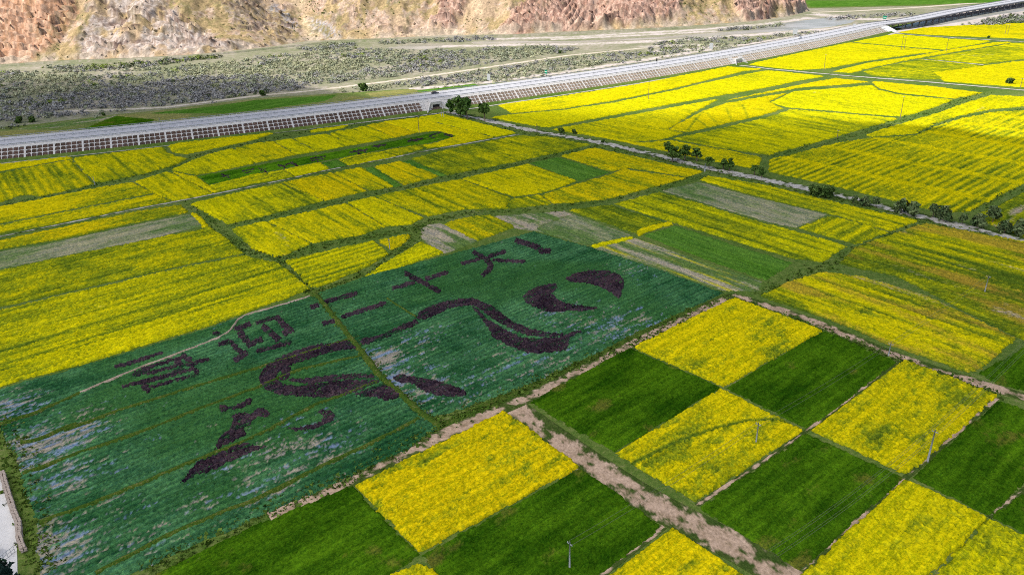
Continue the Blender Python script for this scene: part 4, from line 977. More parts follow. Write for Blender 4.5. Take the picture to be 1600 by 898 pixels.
field('rape', [(1236, 172), (1403, 186), (1340, 203.5), (1300, 216), (1250, 229), (1200, 242), (1130, 232), (1052, 217), (1080, 212), (1155, 195), (1200, 184)], 'dusky yellow plot behind the row of round trees', row='B', b=0.62, sa=0.18, pr=7, na=0.6, st=8)
field('rape', [(908, 207), (1000, 224.5), (1045, 220), (1130, 235), (1190, 247.5), (1180, 264), (1100, 249), (1040, 236), (930, 212.5)], 'yellow strip along the far side of the tree lined track', row='B', b=0.72, sa=0.15, pr=6)
field('rape', [(1352, 211.5), (1402, 196), (1465, 178), (1505, 163), (1548, 150), (1610, 152), (1610, 166), (1550, 170.5), (1500, 180.5), (1460, 192.5), (1430, 208.5), (1365, 214)], 'bright yellow wedge with a bare tan patch at the right edge', b=0.74, sa=0.08, br=0.05, lines=None)
field('rape', [(1203, 250), (1255, 238), (1310, 224), (1355, 217), (1432, 212.5), (1462, 198.5), (1500, 187), (1552, 176), (1610, 173), (1610, 281), (1512, 330), (1470, 332), (1400, 314), (1300, 290), (1203, 269)], 'large yellow plot of many short cross furrows at the right', b=0.56, sa=0.36, pr=3.6, na=0.35, hatch=(0, 0.09, 30.0), st=4, rib=0.9)
field('rape', [(1610, 297), (1610, 374), (1548, 351), (1527, 337)], 'patchy yellow and tan plot at the right edge beside the green lane', b=0.50, sa=0.2, br=0.16, na=0.7)

# --- right block above the upper track
field('rape', [(1174, 101), (1256, 82.5), (1328, 67.5), (1350, 70), (1412, 75), (1468, 80), (1428, 84.5), (1350, 95.5), (1290, 107), (1250, 109), (1215, 106.5)], 'bright yellow plot at the culvert between embankment and upper track', row='B', b=0.84, sa=0.10, pr=10, st=10)
field('rape', [(1336, 66), (1400, 54.5), (1480, 61.5), (1548, 65), (1483, 76), (1475, 77.5), (1412, 72.5)], 'bright yellow plot near the bridge abutment', row='B', b=0.86, sa=0.06)
field('rape', [(1303, 112), (1350, 100.5), (1428, 89.5), (1483, 79.5), (1555, 67.5), (1578, 66.5), (1490, 81), (1420, 93), (1350, 107.5), (1326, 114)], 'slim yellow strip between two parallel green lanes at upper right', b=0.84, sa=0.05)
field('rape', [(1352, 112), (1420, 97.5), (1440, 94), (1533, 102.5), (1495, 108), (1452, 113), (1472, 123), (1440, 124), (1365, 118)], 'greenish yellow plot above the upper track', row='B', b=0.42, sa=0.12, na=0.6, pr=9, st=8)
field('rape', [(1450, 92), (1490, 85.5), (1584, 69), (1610, 68), (1610, 90.5), (1537, 99.5)], 'yellow green plot at the right edge above the pale footpath', row='B', b=0.52, sa=0.10, pr=9, st=9, br=0.02)
field('rape', [(1462, 113.5), (1497, 110), (1540, 103.5), (1610, 95.5), (1610, 137), (1480, 127.5)], 'bright yellow plot at the right edge with a lone bush', row='B', b=0.82, sa=0.06)
field('rape', [(1407, 51), (1440, 45), (1500, 41), (1610, 37), (1610, 61), (1483, 56), (1430, 53)], 'farthest bright yellow plot below the bridge', row='B', b=0.78, sa=0.12, pr=10)

# --- small green fields north of the expressway
field('meadow', [(230, 178), (330, 167), (400, 157), (527, 149), (505, 158.5), (400, 172), (350, 177.5), (300, 177)], 'bright green strip behind the expressway', h=0.3)
field('green', [(128, 203), (180, 182), (240, 187), (236, 193)], 'dark green plot behind the expressway beside a tan plot', h=0.3)
field('dry', [(30, 202), (100, 191), (180, 181), (150, 190), (88, 199)], 'tan fallow strip behind the expressway at far left', br=0.2)
field('olive', [(182, 181), (228, 178), (298, 179), (290, 187), (245, 187)], 'olive plot behind the expressway beside the dark green plot')
field('olive', [(-60, 221), (-60, 212), (28, 204), (124, 204), (60, 209)], 'olive verge plot behind the expressway at the left edge')
field('olive', [(522, 161), (550, 151), (582, 155), (560, 159)], 'small olive mound shaped plot behind the expressway')
field('olive', [(574, 146), (648, 140), (652, 145), (592, 153.5)], 'larger olive mound shaped plot behind the expressway')
field('meadow', [(642, 144), (690, 138), (742, 131.5), (744, 135), (662, 143)], 'narrow green verge behind the dark car', h=0.3)
field('meadow', [(1270, 11), (1400, 8), (1560, 4), (1560, 0), (1262, 2)], 'distant green meadow beyond the river at top right', h=0.4)

# --- tracks and paths
strip('frontage_track', [(-80, 268), (0, 256), (100, 245), (200, 234.5), (400, 211.5), (600, 187.5), (690, 177), (800, 160.5), (1000, 130.5), (1140, 103)], 3.2, 0.06, 'gravel', 0.15, seed=2)
strip('tree_track', [(686, 172), (720, 180), (760, 188), (840, 206), (930, 221), (1040, 246), (1100, 262), (1190, 280), (1300, 303), (1430, 336), (1520, 358), (1640, 386)], 5.0, 0.06, 'gravel', 0.7, seed=3, rut=0.4)
strip('upper_track', [(1136, 101), (1165, 103), (1200, 108), (1320, 118.5), (1450, 128.5), (1620, 143)], 4.0, 0.06, 'gravel', 0.25, seed=4)
strip('far_field_track', [(1395, 52), (1427, 55), (1483, 59), (1620, 67)], 4.0, 0.06, 'gravel', 0.25, seed=5)
strip('grey_path', [(-60, 381), (0, 370), (100, 349.5), (200, 329), (310, 308.5), (450, 280), (520, 264), (600, 249), (700, 229.5), (812, 210)], 1.3, 0.06, 'gravel', 0.7, seed=6)
strip('field_path', [(1144, 461), (1200, 477), (1290, 509), (1400, 557), (1500, 590), (1640, 632)], 2.8, 0.06, 'dirt', 0.8, seed=7)
strip('picture_path', [(1146, 462), (1075, 496), (985, 541), (900, 584), (827, 623), (770, 645), (700, 672), (640, 706), (560, 748), (480, 782), (420, 808)], 3.0, 0.06, 'dirt', 0.9, seed=8)
strip('dirt_road', [(800, 637), (850, 672), (905, 712), (960, 750), (1020, 790), (1080, 820), (1150, 850), (1200, 880), (1260, 920), (1330, 965)], 5.6, 0.06, 'dirt', 0.5, seed=9, rut=0.7, bias=0.0)
strip('plot_path', [(1037, 822), (985, 862), (930, 903), (880, 945)], 1.1, 0.08, 'dirt', 1.0, seed=10, bias=-0.1)
strip('plot_path', [(1088, 789), (1150, 750), (1258, 675), (1330, 620), (1405, 563)], 0.7, 0.08, 'dirt', 1.3, seed=11, bias=-0.45)
strip('plot_path', [(1252, 893), (1330, 822), (1414, 747), (1490, 680), (1558, 621)], 0.9, 0.08, 'dirt', 1.3, seed=12, bias=-0.4)
strip('plot_path', [(1545, 808), (1575, 780), (1620, 750)], 0.7, 0.08, 'dirt', 1.0, seed=13, bias=-0.1)
strip('pale_footpath', [(1440, 93), (1480, 96.5), (1540, 102)], 2.6, 0.08, 'sand', 0.4, seed=14)
# grass ridges and the wheel track across the crop picture lie on top of the low cabbages
def ridge_strip(name, px, w, mat, z=0.55, seed=1):
    p = smooth_line(densify(ats(px), 1.5), 3)
    t = np.gradient(p, axis=0); t /= np.linalg.norm(t, axis=1)[:, None] + 1e-9
    n = np.stack([-t[:, 1], t[:, 0]], 1); s = np.arange(len(p)) * 1.5
    offs = (-0.62, -0.3, 0.0, 0.3, 0.62); zz = (0.0, z, z * 1.1, z, 0.0)
    V = []
    for i in range(len(p)):
        k = w * (0.75 + 0.5 * random.random()); jig = 0.3 * (random.random() - 0.5)
        for o_, z_ in zip(offs, zz):
            q = p[i] + n[i] * (o_ * k + jig); V.append((q[0], q[1], max(0.0, z_ + 0.12 * (random.random() - 0.5) * (z_ > 0)) + 0.02))
    Fc = []
    for i in range(len(p) - 1):
        for j in range(4): Fc.append((i*5 + j + 1, i*5 + j, (i+1)*5 + j, (i+1)*5 + j + 1))
    return tag(link(name, np_mesh(name, V, Fc), M[mat]), kind='structure')
M['ridge_grass'] = two_noise_mat('ridge_grass', [(0.36, (0.020, 0.052, 0.007)), (0.48, (0.040, 0.080, 0.009)), (0.57, (0.075, 0.10, 0.014)), (0.66, (0.20, 0.16, 0.08))], 0.3, 2.4, 0.7)
ridge_strip('grass_lane', [(492, 459), (520, 493), (538, 516), (555, 536), (591, 586), (614, 606), (645, 634), (665, 652), (690, 668)], 1.6, 'ridge_grass', 0.58)
for k, ln in enumerate([[(33, 692), (62, 690), (90, 673), (120, 662)], [(100, 673), (200, 638), (312, 603), (400, 577), (475, 553), (552, 529)], [(36, 742), (125, 708), (230, 673), (337, 630), (400, 608), (462, 580), (565, 557)],
                        [(62, 817), (175, 776), (300, 723), (400, 683), (500, 630), (525, 623), (590, 597)], [(150, 897), (275, 831), (400, 781), (500, 731), (612, 678), (655, 655)], [(0, 664), (60, 645), (125, 615)]]):
    ridge_strip('grass_ridge', ln, 0.95, 'ridge_grass', 0.56)
ridge_strip('wheel_track', [(125, 615), (170, 596), (213, 578), (275, 555), (350, 526), (362, 516), (375, 496), (400, 489), (440, 478), (484, 464)], 0.55, 'dirt', 0.53)
ridge_strip('grass_ridge', [(605, 467), (628, 483), (650, 496)], 0.5, 'ridge_grass', 0.5)
sheet('picture_verge', ats([(1000, 515), (1130, 460), (985, 541), (827, 622), (700, 668), (560, 745), (400, 806), (400, 800), (553, 738), (690, 660), (800, 609)]), 0.03, 'ridge_grass')

# --- planted writing and ribbon (dark purple plants)
def tr(ox, oy, sc): return lambda pts: [(ox + x / sc, oy + y / sc) for x, y in pts]
def bar_px(a, b, w):
    """a stroke of the writing as a pixel quad, w = width across in pixels (screen vertical-ish)"""
    (x0, y0), (x1, y1) = a, b
    l = math.hypot(x1 - x0, y1 - y0); nx, ny = -(y1 - y0) / l * w / 2, (x1 - x0) / l * w / 2
    return [(x0 + nx, y0 + ny), (x1 + nx, y1 + ny), (x1 - nx, y1 - ny), (x0 - nx, y0 - ny)]
def glyph(name, cat, label, group, parts, pname='stroke', h=0.85, gr=1.15):
    c = np.mean([ats(p).mean(0) for p in parts], axis=0)
    e = empty(name, (c[0], c[1], 0)); tag(e, label, cat, group)
    for p in parts: canopy(pname, p, 'purple', 'A', parent=e, fine=0.30, edge=0.25, h=h, grow=gr)
    return e
t1 = tr(170, 470, 4.9875)
def S(t, *strokes): return [t(bar_px(a, b, w)) for a, b, w in strokes]
G = 'planted writing in the cabbage field'
glyph('planted_character', 'planted character', 'first planted purple character, of many parallel strokes, crossed by the wheel track', G,
      S(t1, ((50, 528), (330, 440), 26), ((320, 442), (430, 408), 20), ((190, 582), (330, 550), 36), ((260, 540), (600, 440), 22), ((560, 432), (650, 470), 44), ((300, 578), (540, 508), 22), ((530, 465), (590, 530), 56),
        ((95, 682), (440, 590), 24), ((440, 592), (600, 540), 22), ((600, 512), (790, 455), 26), ((250, 655), (660, 540), 22), ((640, 520), (710, 572), 48), ((320, 685), (710, 575), 22), ((265, 660), (325, 712), 56)), gr=0.9)
glyph('planted_character', 'planted character', 'second planted purple character with a closed box and a long sweeping foot', G,
      S(t1, ((805, 262), (865, 268), 30), ((985, 232), (1110, 182), 36), ((1015, 248), (1110, 358), 52), ((1085, 358), (1200, 300), 40), ((1150, 184), (1300, 130), 26), ((1300, 128), (1420, 245), 50), ((1195, 195), (1330, 312), 50), ((1360, 262), (1440, 232), 40),
        ((855, 350), (945, 325), 32), ((940, 318), (1050, 425), 46), ((975, 478), (1080, 408), 44), ((1150, 402), (1260, 375), 26), ((1260, 377), (1430, 328), 28)))
t2 = tr(480, 360, 3.805)
glyph('planted_character', 'planted character', 'planted purple character of two parallel bars', G,
      S(t2, ((105, 430), (300, 378), 24), ((18, 465), (72, 450), 24), ((205, 522), (475, 434), 24), ((88, 562), (180, 538), 26)))
glyph('planted_character', 'planted character', 'planted purple cross shaped character', G, S(t2, ((500, 352), (645, 310), 22), ((700, 296), (842, 252), 22), ((575, 254), (792, 372), 28)))
glyph('planted_character', 'planted character', 'planted purple character like a striding figure left of the exclamation mark', G,
      S(t2, ((915, 205), (1030, 172), 20), ((1075, 162), (1182, 125), 20), ((985, 132), (1075, 180), 24), ((1060, 172), (1092, 215), 36), ((1094, 205), (1078, 250), 36), ((1090, 235), (1040, 276), 24), ((1100, 182), (1300, 192), 16)))
glyph('planted_character', 'planted character', 'planted purple exclamation mark at the top of the crop picture', G, S(t2, ((1235, 62), (1388, 112), 32), ((1376, 130), (1450, 126), 30)))
t3 = tr(260, 590, 5.313); t4 = tr(390, 440, 4.4444); t5 = tr(640, 400, 4.4444)
glyph('planted_ribbon', 'planted ribbon', 'long looping dark purple ribbon planted across the cabbage field', None, [
    t4([(120, 590), (250, 540), (400, 480), (520, 450), (680, 415), (735, 465), (600, 480), (480, 515), (330, 565), (240, 600), (190, 640), (180, 690), (230, 725), (330, 735), (450, 725), (600, 700), (760, 695), (900, 700), (760, 755), (650, 795), (500, 805), (350, 795), (220, 785), (130, 755), (80, 715), (80, 660)]),
    t4([(180, 552), (330, 488), (510, 438), (520, 448), (350, 502), (200, 566)]),
    t4([(215, 680), (240, 610), (285, 595), (275, 660), (240, 688)]),
    t4([(270, 690), (420, 683), (550, 663), (760, 648), (870, 665), (700, 677), (560, 692), (440, 712)]),
    t4([(740, 795), (830, 750), (930, 728), (1040, 770), (1035, 805), (960, 830), (880, 800)]),
    t4([(1060, 660), (1200, 680), (1330, 710), (1420, 740), (1490, 765), (1500, 795), (1400, 800), (1320, 790), (1250, 770), (1120, 705)]),
    t4([(770, 410), (900, 385), (980, 350), (1080, 305), (1160, 272), (1168, 300), (1050, 345), (960, 385), (860, 428), (785, 442)]),
    t5([(60, 440), (70, 405), (140, 360), (220, 330), (340, 308), (450, 305), (560, 350), (640, 415), (720, 470), (820, 515), (950, 540), (1060, 548), (1060, 560), (940, 562), (830, 555), (740, 520), (640, 475), (560, 425), (470, 355), (420, 345), (330, 350), (230, 385), (150, 425), (90, 445)]),
    t5([(440, 362), (480, 390), (530, 450), (600, 482), (680, 532), (770, 577), (870, 588), (960, 582), (1060, 575), (1130, 540), (1190, 530), (1110, 565), (1095, 610), (1080, 655), (980, 670), (880, 680), (800, 665), (700, 625), (590, 570), (550, 500), (500, 430)]),
    t4([(1000, 668), (1075, 655), (1100, 700), (1050, 700)])], 'band', gr=2.3)
glyph('planted_emblem', 'planted emblem', 'crescent shaped dark purple patch above the ribbon tail', None, [t5([(787, 290), (820, 255), (900, 215), (1020, 195), (1028, 225), (985, 268), (1030, 308), (1100, 340), (1180, 348), (1310, 370), (1200, 388), (1100, 384), (960, 392), (860, 357), (800, 322)])], 'patch')
glyph('planted_emblem', 'planted emblem', 'cap shaped dark purple patch below the exclamation mark', None, [t5([(1080, 165), (1150, 125), (1250, 108), (1380, 108), (1470, 145), (1492, 200), (1472, 270), (1455, 308), (1410, 265), (1330, 222), (1230, 192), (1130, 187)])], 'patch')
glyph('planted_emblem', 'planted emblem', 'slanting dark purple figure at the lower left of the crop picture', None, [
    t3([(440, 235), (480, 230), (520, 250), (600, 235), (640, 210), (670, 178), (705, 175), (705, 225), (640, 250), (560, 268), (500, 275), (460, 302)]),
    t3([(550, 320), (640, 298), (700, 308), (760, 268), (800, 243), (855, 290), (845, 335), (780, 325), (720, 352), (705, 392), (640, 422), (665, 480), (600, 512), (500, 562), (398, 604), (430, 508), (530, 428), (560, 370)]),
    t3([(110, 882), (170, 818), (220, 738), (300, 690), (420, 640), (560, 580), (680, 542), (720, 568), (825, 575), (720, 622), (600, 668), (480, 733), (350, 792), (230, 824), (160, 872)])], 'patch')
glyph('planted_emblem', 'planted emblem', 'small hook shaped dark purple patch right of the slanting figure', None, [t3([(1250, 292), (1300, 273), (1380, 292), (1415, 330), (1385, 362), (1300, 395), (1250, 424), (1150, 444), (1080, 450), (1000, 420), (1100, 426), (1200, 398), (1275, 370), (1315, 340), (1290, 312)])], 'patch')
t6 = tr(300, 190, 3.81)
small = [('leftmost small planted mark in the dark lettered strip', [((175, 318), (225, 338), 8), ((180, 336), (230, 322), 7), ((205, 312), (205, 345), 6)]),
         ('second small planted mark in the dark lettered strip', [((295, 300), (370, 285), 7), ((310, 312), (365, 300), 7), ((395, 282), (445, 300), 8), ((405, 302), (440, 282), 7), ((420, 275), (425, 305), 6)]),
         ('third and darkest small planted mark in the lettered strip', [((508, 262), (555, 272), 12), ((545, 268), (580, 255), 8), ((580, 245), (630, 262), 12), ((585, 262), (605, 238), 8)]),
         ('fourth small planted mark in the dark lettered strip', [((700, 225), (800, 212), 8), ((710, 238), (790, 226), 7), ((735, 212), (755, 242), 7)]),
         ('broad ragged planted mark in the middle of the lettered strip', [((930, 190), (1050, 170), 10), ((960, 172), (1000, 195), 9), ((985, 168), (1040, 185), 8)]),
         ('sixth small planted mark in the dark lettered strip', [((1065, 155), (1160, 140), 8), ((1080, 145), (1120, 160), 8), ((1110, 138), (1150, 152), 7)]),
         ('seventh small planted mark in the dark lettered strip', [((1280, 122), (1380, 105), 9), ((1300, 108), (1350, 126), 8), ((1330, 100), (1370, 114), 7)]),
         ('square outlined planted mark at the right end of the lettered strip', [((1410, 90), (1480, 68), 8), ((1410, 92), (1450, 104), 7), ((1500, 80), (1555, 90), 14)])]
for lb, st_ in small:
    parts = S(t6, *st_)
    c = np.mean([ats(p).mean(0) for p in parts], axis=0)
    e = empty('planted_mark', (c[0], c[1], 0)); tag(e, lb, 'planted mark', 'small planted marks in the dark strip')
    for p in parts: canopy('stroke', p, 'purple', 'A', parent=e, fine=0.5, edge=0.2, h=0.7, grow=1.1)

# ------------------------------------------------------------------ vegetation
def leaf_cloud(centers, radii, counts, size, cols, flat=0.75, jit=0.35, soft=False):
    """clouds of leaf quads; arrays per clump. returns verts, quads, colours"""
    n = int(counts.sum())
    ci = np.repeat(np.arange(len(centers)), counts)
    d = RNG.normal(size=(n, 3)); d /= np.linalg.norm(d, axis=1)[:, None]
    r = RNG.random(n) ** 0.45
    lump = 0.75 + 0.5 * RNG.random(n)
    P = centers[ci] + d * (r * lump)[:, None] * radii[ci]
    P[:, 2] = np.maximum(P[:, 2], 0.05 + 0 * P[:, 2]) if False else P[:, 2]
    nr = (0.7 * d + 0.30 * RNG.normal(size=(n, 3)) + np.array([0, 0, 0.7])) if soft else (d + 0.7 * RNG.normal(size=(n, 3)) + np.array([0, 0, 0.4])); nr /= np.linalg.norm(nr, axis=1)[:, None]
    a = np.cross(nr, RNG.normal(size=(n, 3))); a /= np.linalg.norm(a, axis=1)[:, None]
    b = np.cross(nr, a)
    sz = (size[ci] * (0.6 + 0.8 * RNG.random(n)))[:, None]
    V = np.stack([P - a * sz - b * sz * flat, P + a * sz - b * sz * flat * 0.6, P + a * sz * 0.8 + b * sz * flat, P - a * sz * 0.7 + b * sz * flat], 1).reshape(-1, 3)
    q = np.arange(n * 4).reshape(n, 4)
    c = cols[ci] * (1 + jit * 2 * (RNG.random(n) - 0.5))[:, None]
    return V, q, np.repeat(c, 4, 0)

# --- scrub of the riverbed: thousands of low grey willows reading as one mass
PALE, SAGE, VIOL, DARK, GREEN = (0.31, 0.315, 0.19), (0.235, 0.255, 0.17), (0.235, 0.23, 0.225), (0.065, 0.085, 0.04), (0.17, 0.22, 0.05)
zones = [  # polygon, bushes per 100 m2, size, colour weights (pale, sage, violet, dark, green)
    ([(-120, 205), (-120, 158), (0, 150), (130, 145), (300, 121), (420, 118), (490, 133), (440, 146), (330, 160), (225, 172), (170, 176), (100, 183), (0, 192)], 9.0, 1.25, (1, 3, 6, 1.6, 0.8)),  # more violet and dark than the next zone: cloud shade put into bush colour
    ([(-120, 155), (-120, 122), (0, 113), (100, 112), (250, 107), (350, 98), (420, 88), (560, 76), (640, 79), (700, 78), (650, 100), (560, 112), (480, 131), (300, 119), (130, 144), (0, 149)], 6.5, 1.2, (5, 4, 2, 0.5, 1.2)),
    ([(560, 112), (650, 99), (700, 80), (770, 75), (850, 73), (905, 76), (880, 83), (760, 101), (640, 117), (500, 134), (490, 130)], 7.5, 1.2, (2, 4, 4, 0.5, 0.9)),
    ([(640, 127), (760, 110), (880, 92), (960, 83), (1042, 84), (965, 96), (870, 113), (800, 126), (745, 130), (640, 137), (540, 147), (520, 146), (560, 139)], 7.5, 1.2, (2, 3.5, 5, 0.4, 1.0)),
    ([(1010, 72), (1080, 60), (1160, 58), (1195, 63), (1140, 75), (1060, 85), (1000, 88)], 6.0, 1.2, (2.5, 4, 3, 0.3, 1.5)),
    ([(1180, 60), (1235, 52), (1290, 50), (1240, 58), (1190, 64)], 3.5, 1.2, (3, 3, 3, 0.3, 1)),
    ([(60, 106), (210, 99), (335, 87), (352, 90), (225, 107), (100, 113)], 6.0, 1.35, (1, 4, 2, 1.8, 2)),
    ([(460, 77), (510, 70), (552, 67), (560, 73), (500, 80)], 7.0, 1.4, (1, 3, 3, 1, 1.5)),
    ([(588, 67), (690, 61), (772, 58), (777, 63), (690, 67), (600, 71)], 6.0, 1.4, (1, 3, 4, 0.8, 1)),
    ([(1120, 47), (1180, 42), (1225, 38), (1232, 40), (1180, 46), (1125, 50)], 5.0, 1.4, (0.5, 3, 3, 1.5, 0.5)),
    ([(1290, 29), (1420, 22), (1425, 25), (1300, 33)], 4.0, 1.5, (0, 1, 5, 2, 0)),
    ([(1500, 39), (1560, 27), (1620, 20), (1620, 36), (1530, 41)], 4.5, 1.5, (1, 4, 2, 2, 2)),
    ([(170, 178), (330, 162), (450, 148), (520, 148), (400, 156), (240, 176), (120, 190), (0, 203), (-80, 212), (-80, 200), (60, 192)], 0.5, 1.2, (2, 2, 1, 2, 2)),
    ([(640, 139), (760, 130), (870, 115), (960, 99), (1100, 80), (1200, 65), (1210, 63), (1120, 83), (980, 102), (800, 131), (700, 140)], 1.0, 1.1, (3, 2, 1, 0.5, 1)),
    ([(0, 192), (-80, 200), (60, 192), (170, 178), (225, 173), (120, 183)], 1.2, 1.2, (2, 2, 2, 1, 1))]
track_w = [tuple(p) for p in ats([(100, 174), (180, 172), (260, 168), (400, 150), (480, 143), (620, 126), (760, 106), (880, 88), (990, 77), (1090, 69)])]
track2_w = [tuple(p) for p in ats([(60, 117), (150, 114), (250, 113)])]
def build_scrub():
    C, Rr, N, S_, K = [], [], [], [], []
    pal = np.array([PALE, SAGE, VIOL, DARK, GREEN])
    for poly, dens, r, w in zones:
        wp = ats(poly); x0, y0 = wp.min(0); x1, y1 = wp.max(0)
        n = int((x1 - x0) * (y1 - y0) * dens * 1.15 / 100)
        X = x0 + RNG.random(n) * (x1 - x0); Y = y0 + RNG.random(n) * (y1 - y0)
        ok = pip(X + 10 * (fbm(X / 12, Y / 12, 201) - 0.5), Y + 16 * (fbm(X / 12, Y / 12, 211) - 0.5), [tuple(p) for p in wp])
        ok &= dist_poly(X, Y, track_w) > 5.0
        ok &= dist_poly(X, Y, track2_w) > 5.0
        ok &= fbm(X / 16, Y / 16, 221, 3) + 0.25 * RNG.random(n) > 0.40
        X, Y = X[ok], Y[ok]; m = len(X)
        if m == 0: continue
        w = np.array(w, float)
        # neighbours share a kind: pick by a broad noise plus chance
        cum = np.cumsum(w) / w.sum()
        t = np.clip(0.55 * (2.2 * (fbm(X / 35, Y / 35, 231, 3) - 0.5) + 0.5) + 0.45 * RNG.random(m), 0, 0.999)
        k = np.searchsorted(cum, t)
        rad = 1.35 * r * (0.5 + 1.2 * RNG.random(m) ** 2)
        C.append(np.stack([X, Y, rad * 0.55], 1)); Rr.append(np.stack([rad * 1.15, rad * 1.15, rad * 0.7], 1)); S_.append(rad * 0.15 + 0.14)
        K.append(pal[k] * (0.8 + 0.4 * RNG.random(m))[:, None]); N.append(np.full(m, 26))
    C, Rr, S_, K, N = map(np.concatenate, (C, Rr, S_, K, N))
    V, q, c = leaf_cloud(C, Rr, N, S_, K, jit=0.18, soft=True)
    V[:, 2] = np.maximum(V[:, 2], 0.03)
    tag(link('riverbed_scrub', np_mesh('riverbed_scrub', V, q, c), M['foliage']), 'grey violet willow scrub covering the dry riverbed', 'scrub', kind='stuff')
    print('scrub', len(C))
build_scrub()
def hill_bushes():
    px, py = to_px(hill_spots[:, 0], hill_spots[:, 1], hill_spots[:, 2])
    ok = (px > -30) & (px < 1290) & (py > -25)
    p = hill_spots[ok]; w = fbm(p[:, 0] / 25, p[:, 1] / 25, 301, 3)
    pr = (0.010 + 0.05 * smooth(0.5, 0.7, w))
    p = p[RNG.random(len(p)) < pr]; m = len(p)
    rad = 0.5 + 0.9 * RNG.random(m) ** 2
    cc = mix((0.055, 0.075, 0.02), (0.16, 0.18, 0.05), RNG.random(m))
    V, q, c = leaf_cloud(p + np.array([0, 0, 0.4]), np.stack([rad, rad, rad * 0.8], 1), np.full(m, 9), rad * 0.42, cc)
    tag(link('hillside_scrub', np_mesh('hillside_scrub', V, q, c), M['foliage']), 'small dark bushes dotted over the dry hillside', 'scrub', kind='stuff')
    print('hill bushes', m)
hill_bushes()

# --- verge grass tufts along lanes: uncountable
def verge_grass():
    lines = [([(490, 458), (435, 405), (380, 392), (345, 362), (298, 318)], 3), ([(435, 406), (487, 389), (540, 376), (625, 363), (665, 349), (725, 335), (800, 331), (900, 322), (1000, 303), (1105, 273)], 3), ([(355, 353), (525, 316), (695, 279), (800, 259), (930, 229)], 3),
             ([(655, 352), (640, 380), (610, 403), (560, 432), (500, 455)], 3), ([(1190, 460), (1300, 412), (1440, 348)], 3), ([(0, 320), (60, 309), (148, 290), (260, 264), (300, 246), (400, 222), (480, 206), (600, 190), (690, 178)], 4), ([(1200, 246), (1345, 209), (1463, 174), (1540, 143)], 4), ([(1435, 210), (1500, 184), (1610, 170)], 4), ([(1510, 333), (1600, 288)], 5),
             ([(690, 182), (840, 211), (1040, 251), (1190, 285), (1430, 343), (1620, 388)], 3), ([(1150, 470), (1290, 515), (1400, 562), (1560, 616)], 2), ([(1140, 460), (985, 538), (800, 612), (690, 662), (555, 742), (380, 815), (220, 893)], 2.5), ([(0, 650), (20, 700), (35, 745), (55, 800), (62, 850), (75, 898)], 3), ([(492, 459), (520, 493), (555, 536), (591, 586), (645, 634), (690, 668)], 1.6)]
    P = []
    for ln, w in lines:
        p = resample(densify(ats(ln), 3), 0.5)
        d = np.linalg.norm(p, axis=1)
        n = np.clip(60 / np.maximum(d, 100) * 9, 1, 4).astype(int)
        for k in range(4):
            sel = n > k
            P.append(p[sel] + RNG.normal(size=(sel.sum(), 2)) * w * 0.55)
    P = np.concatenate(P); m = len(P)
    rad = 0.28 + 0.35 * RNG.random(m) ** 2
    cc = mix((0.035, 0.075, 0.009), (0.095, 0.14, 0.025), RNG.random(m))
    V, q, c = leaf_cloud(np.column_stack([P, np.full(m, 0.12)]), np.stack([rad * 1.6, rad * 1.6, rad * 0.7], 1), np.full(m, 4), rad * 0.6, cc)
    tag(link('verge_grass', np_mesh('verge_grass', V, q, c), M['foliage']), 'rough dark green grass on the verges between the plots', 'grass', kind='stuff')
    print('verge', m)
verge_grass()

# --- trees
def tree_variant(h, w, seed, shrub=False, stem=0.28, leaves=520, col0=(0.022, 0.050, 0.010), col1=(0.060, 0.105, 0.022)):
    r = random.Random(seed)
    mb = MB()
    th = h * stem
    top = Vector((r.uniform(-.2, .2), r.uniform(-.2, .2), h * 0.8))
    tr_ = h * 0.022 + 0.04
    mb.tube([(0, 0, -0.2), (0.05, 0, th * 0.6), (top.x * 0.5, top.y * 0.5, h * 0.5), tuple(top)], [tr_ * 1.4, tr_, tr_ * 0.7, tr_ * 0.2], 7)
    lobes = []
    for k in range(9 if not shrub else 7):
        a = r.uniform(0, 6.28); z = th + (h - th) * r.uniform(0.12, 0.80)
        rr = w * 0.5 * (1 - 0.55 * abs((z - th) / (h - th) - 0.42)) * r.uniform(0.35, 0.75)
        e = (rr * math.cos(a), rr * math.sin(a), z)
        s = (0, 0, max(0.3, z - rr * 0.9 - 0.4))
        mb.tube([s, ((s[0]+e[0])*0.5, (s[1]+e[1])*0.5, (s[2]+e[2])*0.5 + 0.15), e], [tr_ * 0.55, tr_ * 0.35, tr_ * 0.12], 5)
        lobes.append((e, w * r.uniform(0.17, 0.27)))
    lobes.append(((top.x, top.y, h * 0.84), w * 0.2)); lobes.append(((0, 0, th + (h - th) * 0.5), w * 0.34))
    C = np.array([l[0] for l in lobes]); R = np.array([[l[1], l[1], l[1] * (h - th) / h * 1.25] for l in lobes])
    n = np.maximum(8, (leaves * R[:, 0] / R[:, 0].sum())).astype(int)
    cc = mix(col0, col1, RNG.random(len(C)))
    V, q, c = leaf_cloud(C, R, n, np.full(len(C), w * 0.075 + 0.06), cc, 0.7, 0.4)
    V[:, 2] = np.clip(V[:, 2], 0.1, h)
    return mb.mesh('trunk', True), np_mesh('crown', V, q, c)
def place_tree(name, mesh, xy, rz, sc, label, cat, group):
    e = empty(name, (xy[0], xy[1], 0), rz); e.scale = (sc[0], sc[0], sc[1]); tag(e, label, cat, group)
    for nm, me, mt in (('trunk', mesh[0], M['bark']), ('crown', mesh[1], M['foliage'])): link(nm, me, mt, e)
    return e
def px_height(bx, by, ty):
    b = at(bx, by); lo, hi = 0.0, 40.0
    for _ in range(40):
        m = (lo + hi) / 2
        if to_px(b[0], b[1], m)[1] > ty: lo = m
        else: hi = m
    return lo
